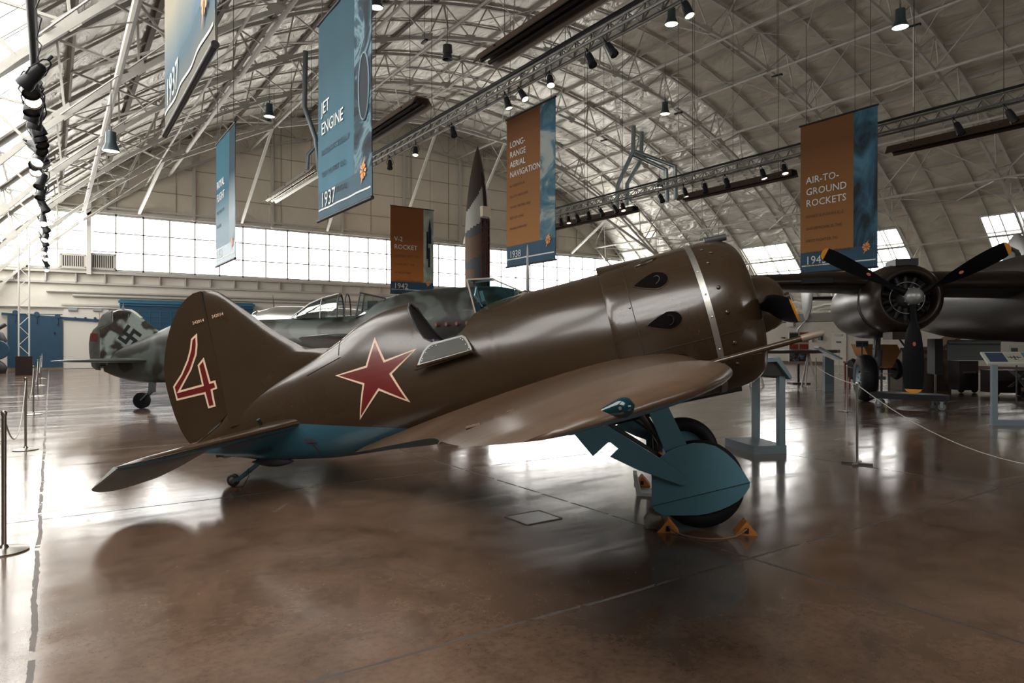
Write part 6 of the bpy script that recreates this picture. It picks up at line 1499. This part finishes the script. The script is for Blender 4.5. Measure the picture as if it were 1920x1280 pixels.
# chocks and stand at the fighter's wheels
def chock(p, dirv, w=.17, label='', m=None):
    r = empty('wheel_chock', mat=frame_matrix(p, dirv)); tag(r, label, 'chock')
    t = MB(); t.prism([(-.085, 0), (.085, 0), (.0, .105)], lambda u, v, d: Vector((u, d, v)), -w / 2, w / 2); t.build('wedge', m or mat('chock_orange', (.42, .15, .02), .6, noise=(14, .15, (.30, .10, .015))), r)
    t = MB(); t.box((0, -w / 2 - .004, .035), (.03, .006, .04)); t.build('eyelet', M_black, r); return r
hdir = hd
wN = FM @ Vector((4.40, -.815, -1.14)); wN.z = 0
wF = FM @ Vector((4.40, .815, -1.14)); wF.z = 0
cA = wN - hdir * .30 + hdir.cross(Vector((0, 0, 1))) * .05; cB = wN + hdir * .33 + hdir.cross(Vector((0, 0, 1))) * .05
near = hdir.cross(Vector((0, 0, 1))).normalized()
chock(wN - hdir * .25 + near * .10, hdir, .14, 'orange wheel chock behind the near main wheel')
chock(wN + hdir * .34 + near * .06, hdir, .14, 'orange wheel chock in front of the near main wheel')
chock(wF - hdir * .42 - near * .0, hdir, .16, 'orange wheel chock behind the far main wheel')
r = empty('concrete_block', mat=frame_matrix(wN - hdir * .36 + near * .04, hdir)); tag(r, 'small grey stone block leaning on the rear near chock', 'block')
t = MB(); t.prism([(-.06, .0), (.02, .0), (.075, .06), (.05, .125), (-.03, .13), (-.075, .07)], lambda u, v, d: Vector((u, d, v)), -.03, .05); t.build('block_body', mat('block_grey', (.26, .24, .21), .8, noise=(30, .2, (.17, .155, .14))), r)
rp0 = wN - hdir * .25 + near * .18 + Vector((0, 0, .05)); rp1 = wN + hdir * .34 + near * .14 + Vector((0, 0, .05))
pts = catmull([rp0, rp0 + hdir * .10 + near * .05 - Vector((0, 0, .043)), (rp0 + rp1) / 2 + near * .14 - Vector((0, 0, .043)), rp1 - hdir * .10 + near * .06 - Vector((0, 0, .043)), rp1], 6)
t = MB(); t.tube(pts, .007, n=6); o = t.build('chock_rope', mat('rope_tan', (.16, .10, .065), .8), smooth=True); tag(o, 'thin brown rope on the floor joining the two near chocks', 'rope')
r = empty('jacking_stand', mat=frame_matrix(wF - hdir * .28 + near * .42, hdir)); tag(r, 'silver-topped dark jack on an angled pale foot behind the near wheel cover', 'jack')
t = MB(); t.cyl((0, 0, .03), (0, 0, .30), .045, .075, n=18); t.build('jack_body', M_dark, r, smooth=True, auto=40)
t = MB(); t.cyl((0, 0, .30), (0, 0, .35), .085, n=20); t.build('silver_collar', M_silver, r, smooth=True, auto=40)
t = MB(); t.cyl((0, 0, .35), (0, 0, .41), .09, .05, n=16); t.build('orange_cap', MATS['chock_orange'], r, smooth=True, auto=40)
t = MB(); t.prism([(-.20, 0), (.16, 0), (.16, .03), (-.16, .03), (-.20, .20), (-.235, .20)], lambda u, v, d: Vector((u, d, v)), -.12, .12); t.build('angled_foot', mat('foot_pale', (.36, .38, .36), .45), r)
# flush access cover in the floor, with its pale rim
cv = gpt(1000, 970)
r = empty('floor_cover', (cv.x, cv.y, 0)); tag(r, 'flush square metal access cover in the floor below the wing', 'floor cover')
t = MB(); t.box((0, 0, .002), (.34, .30, .004)); t.build('plate', mat('cover_plate', (.055, .036, .027), .35), r)
t = MB()
for (a, b_) in (((-.18, -.16), (.18, -.16)), ((.18, -.16), (.18, .16)), ((.18, .16), (-.18, .16)), ((-.18, .16), (-.18, -.16))): t.bar((*a, .003), (*b_, .003), .012, .006)
t.build('rim', mat('cover_rim', (.10, .075, .06), .5), r)
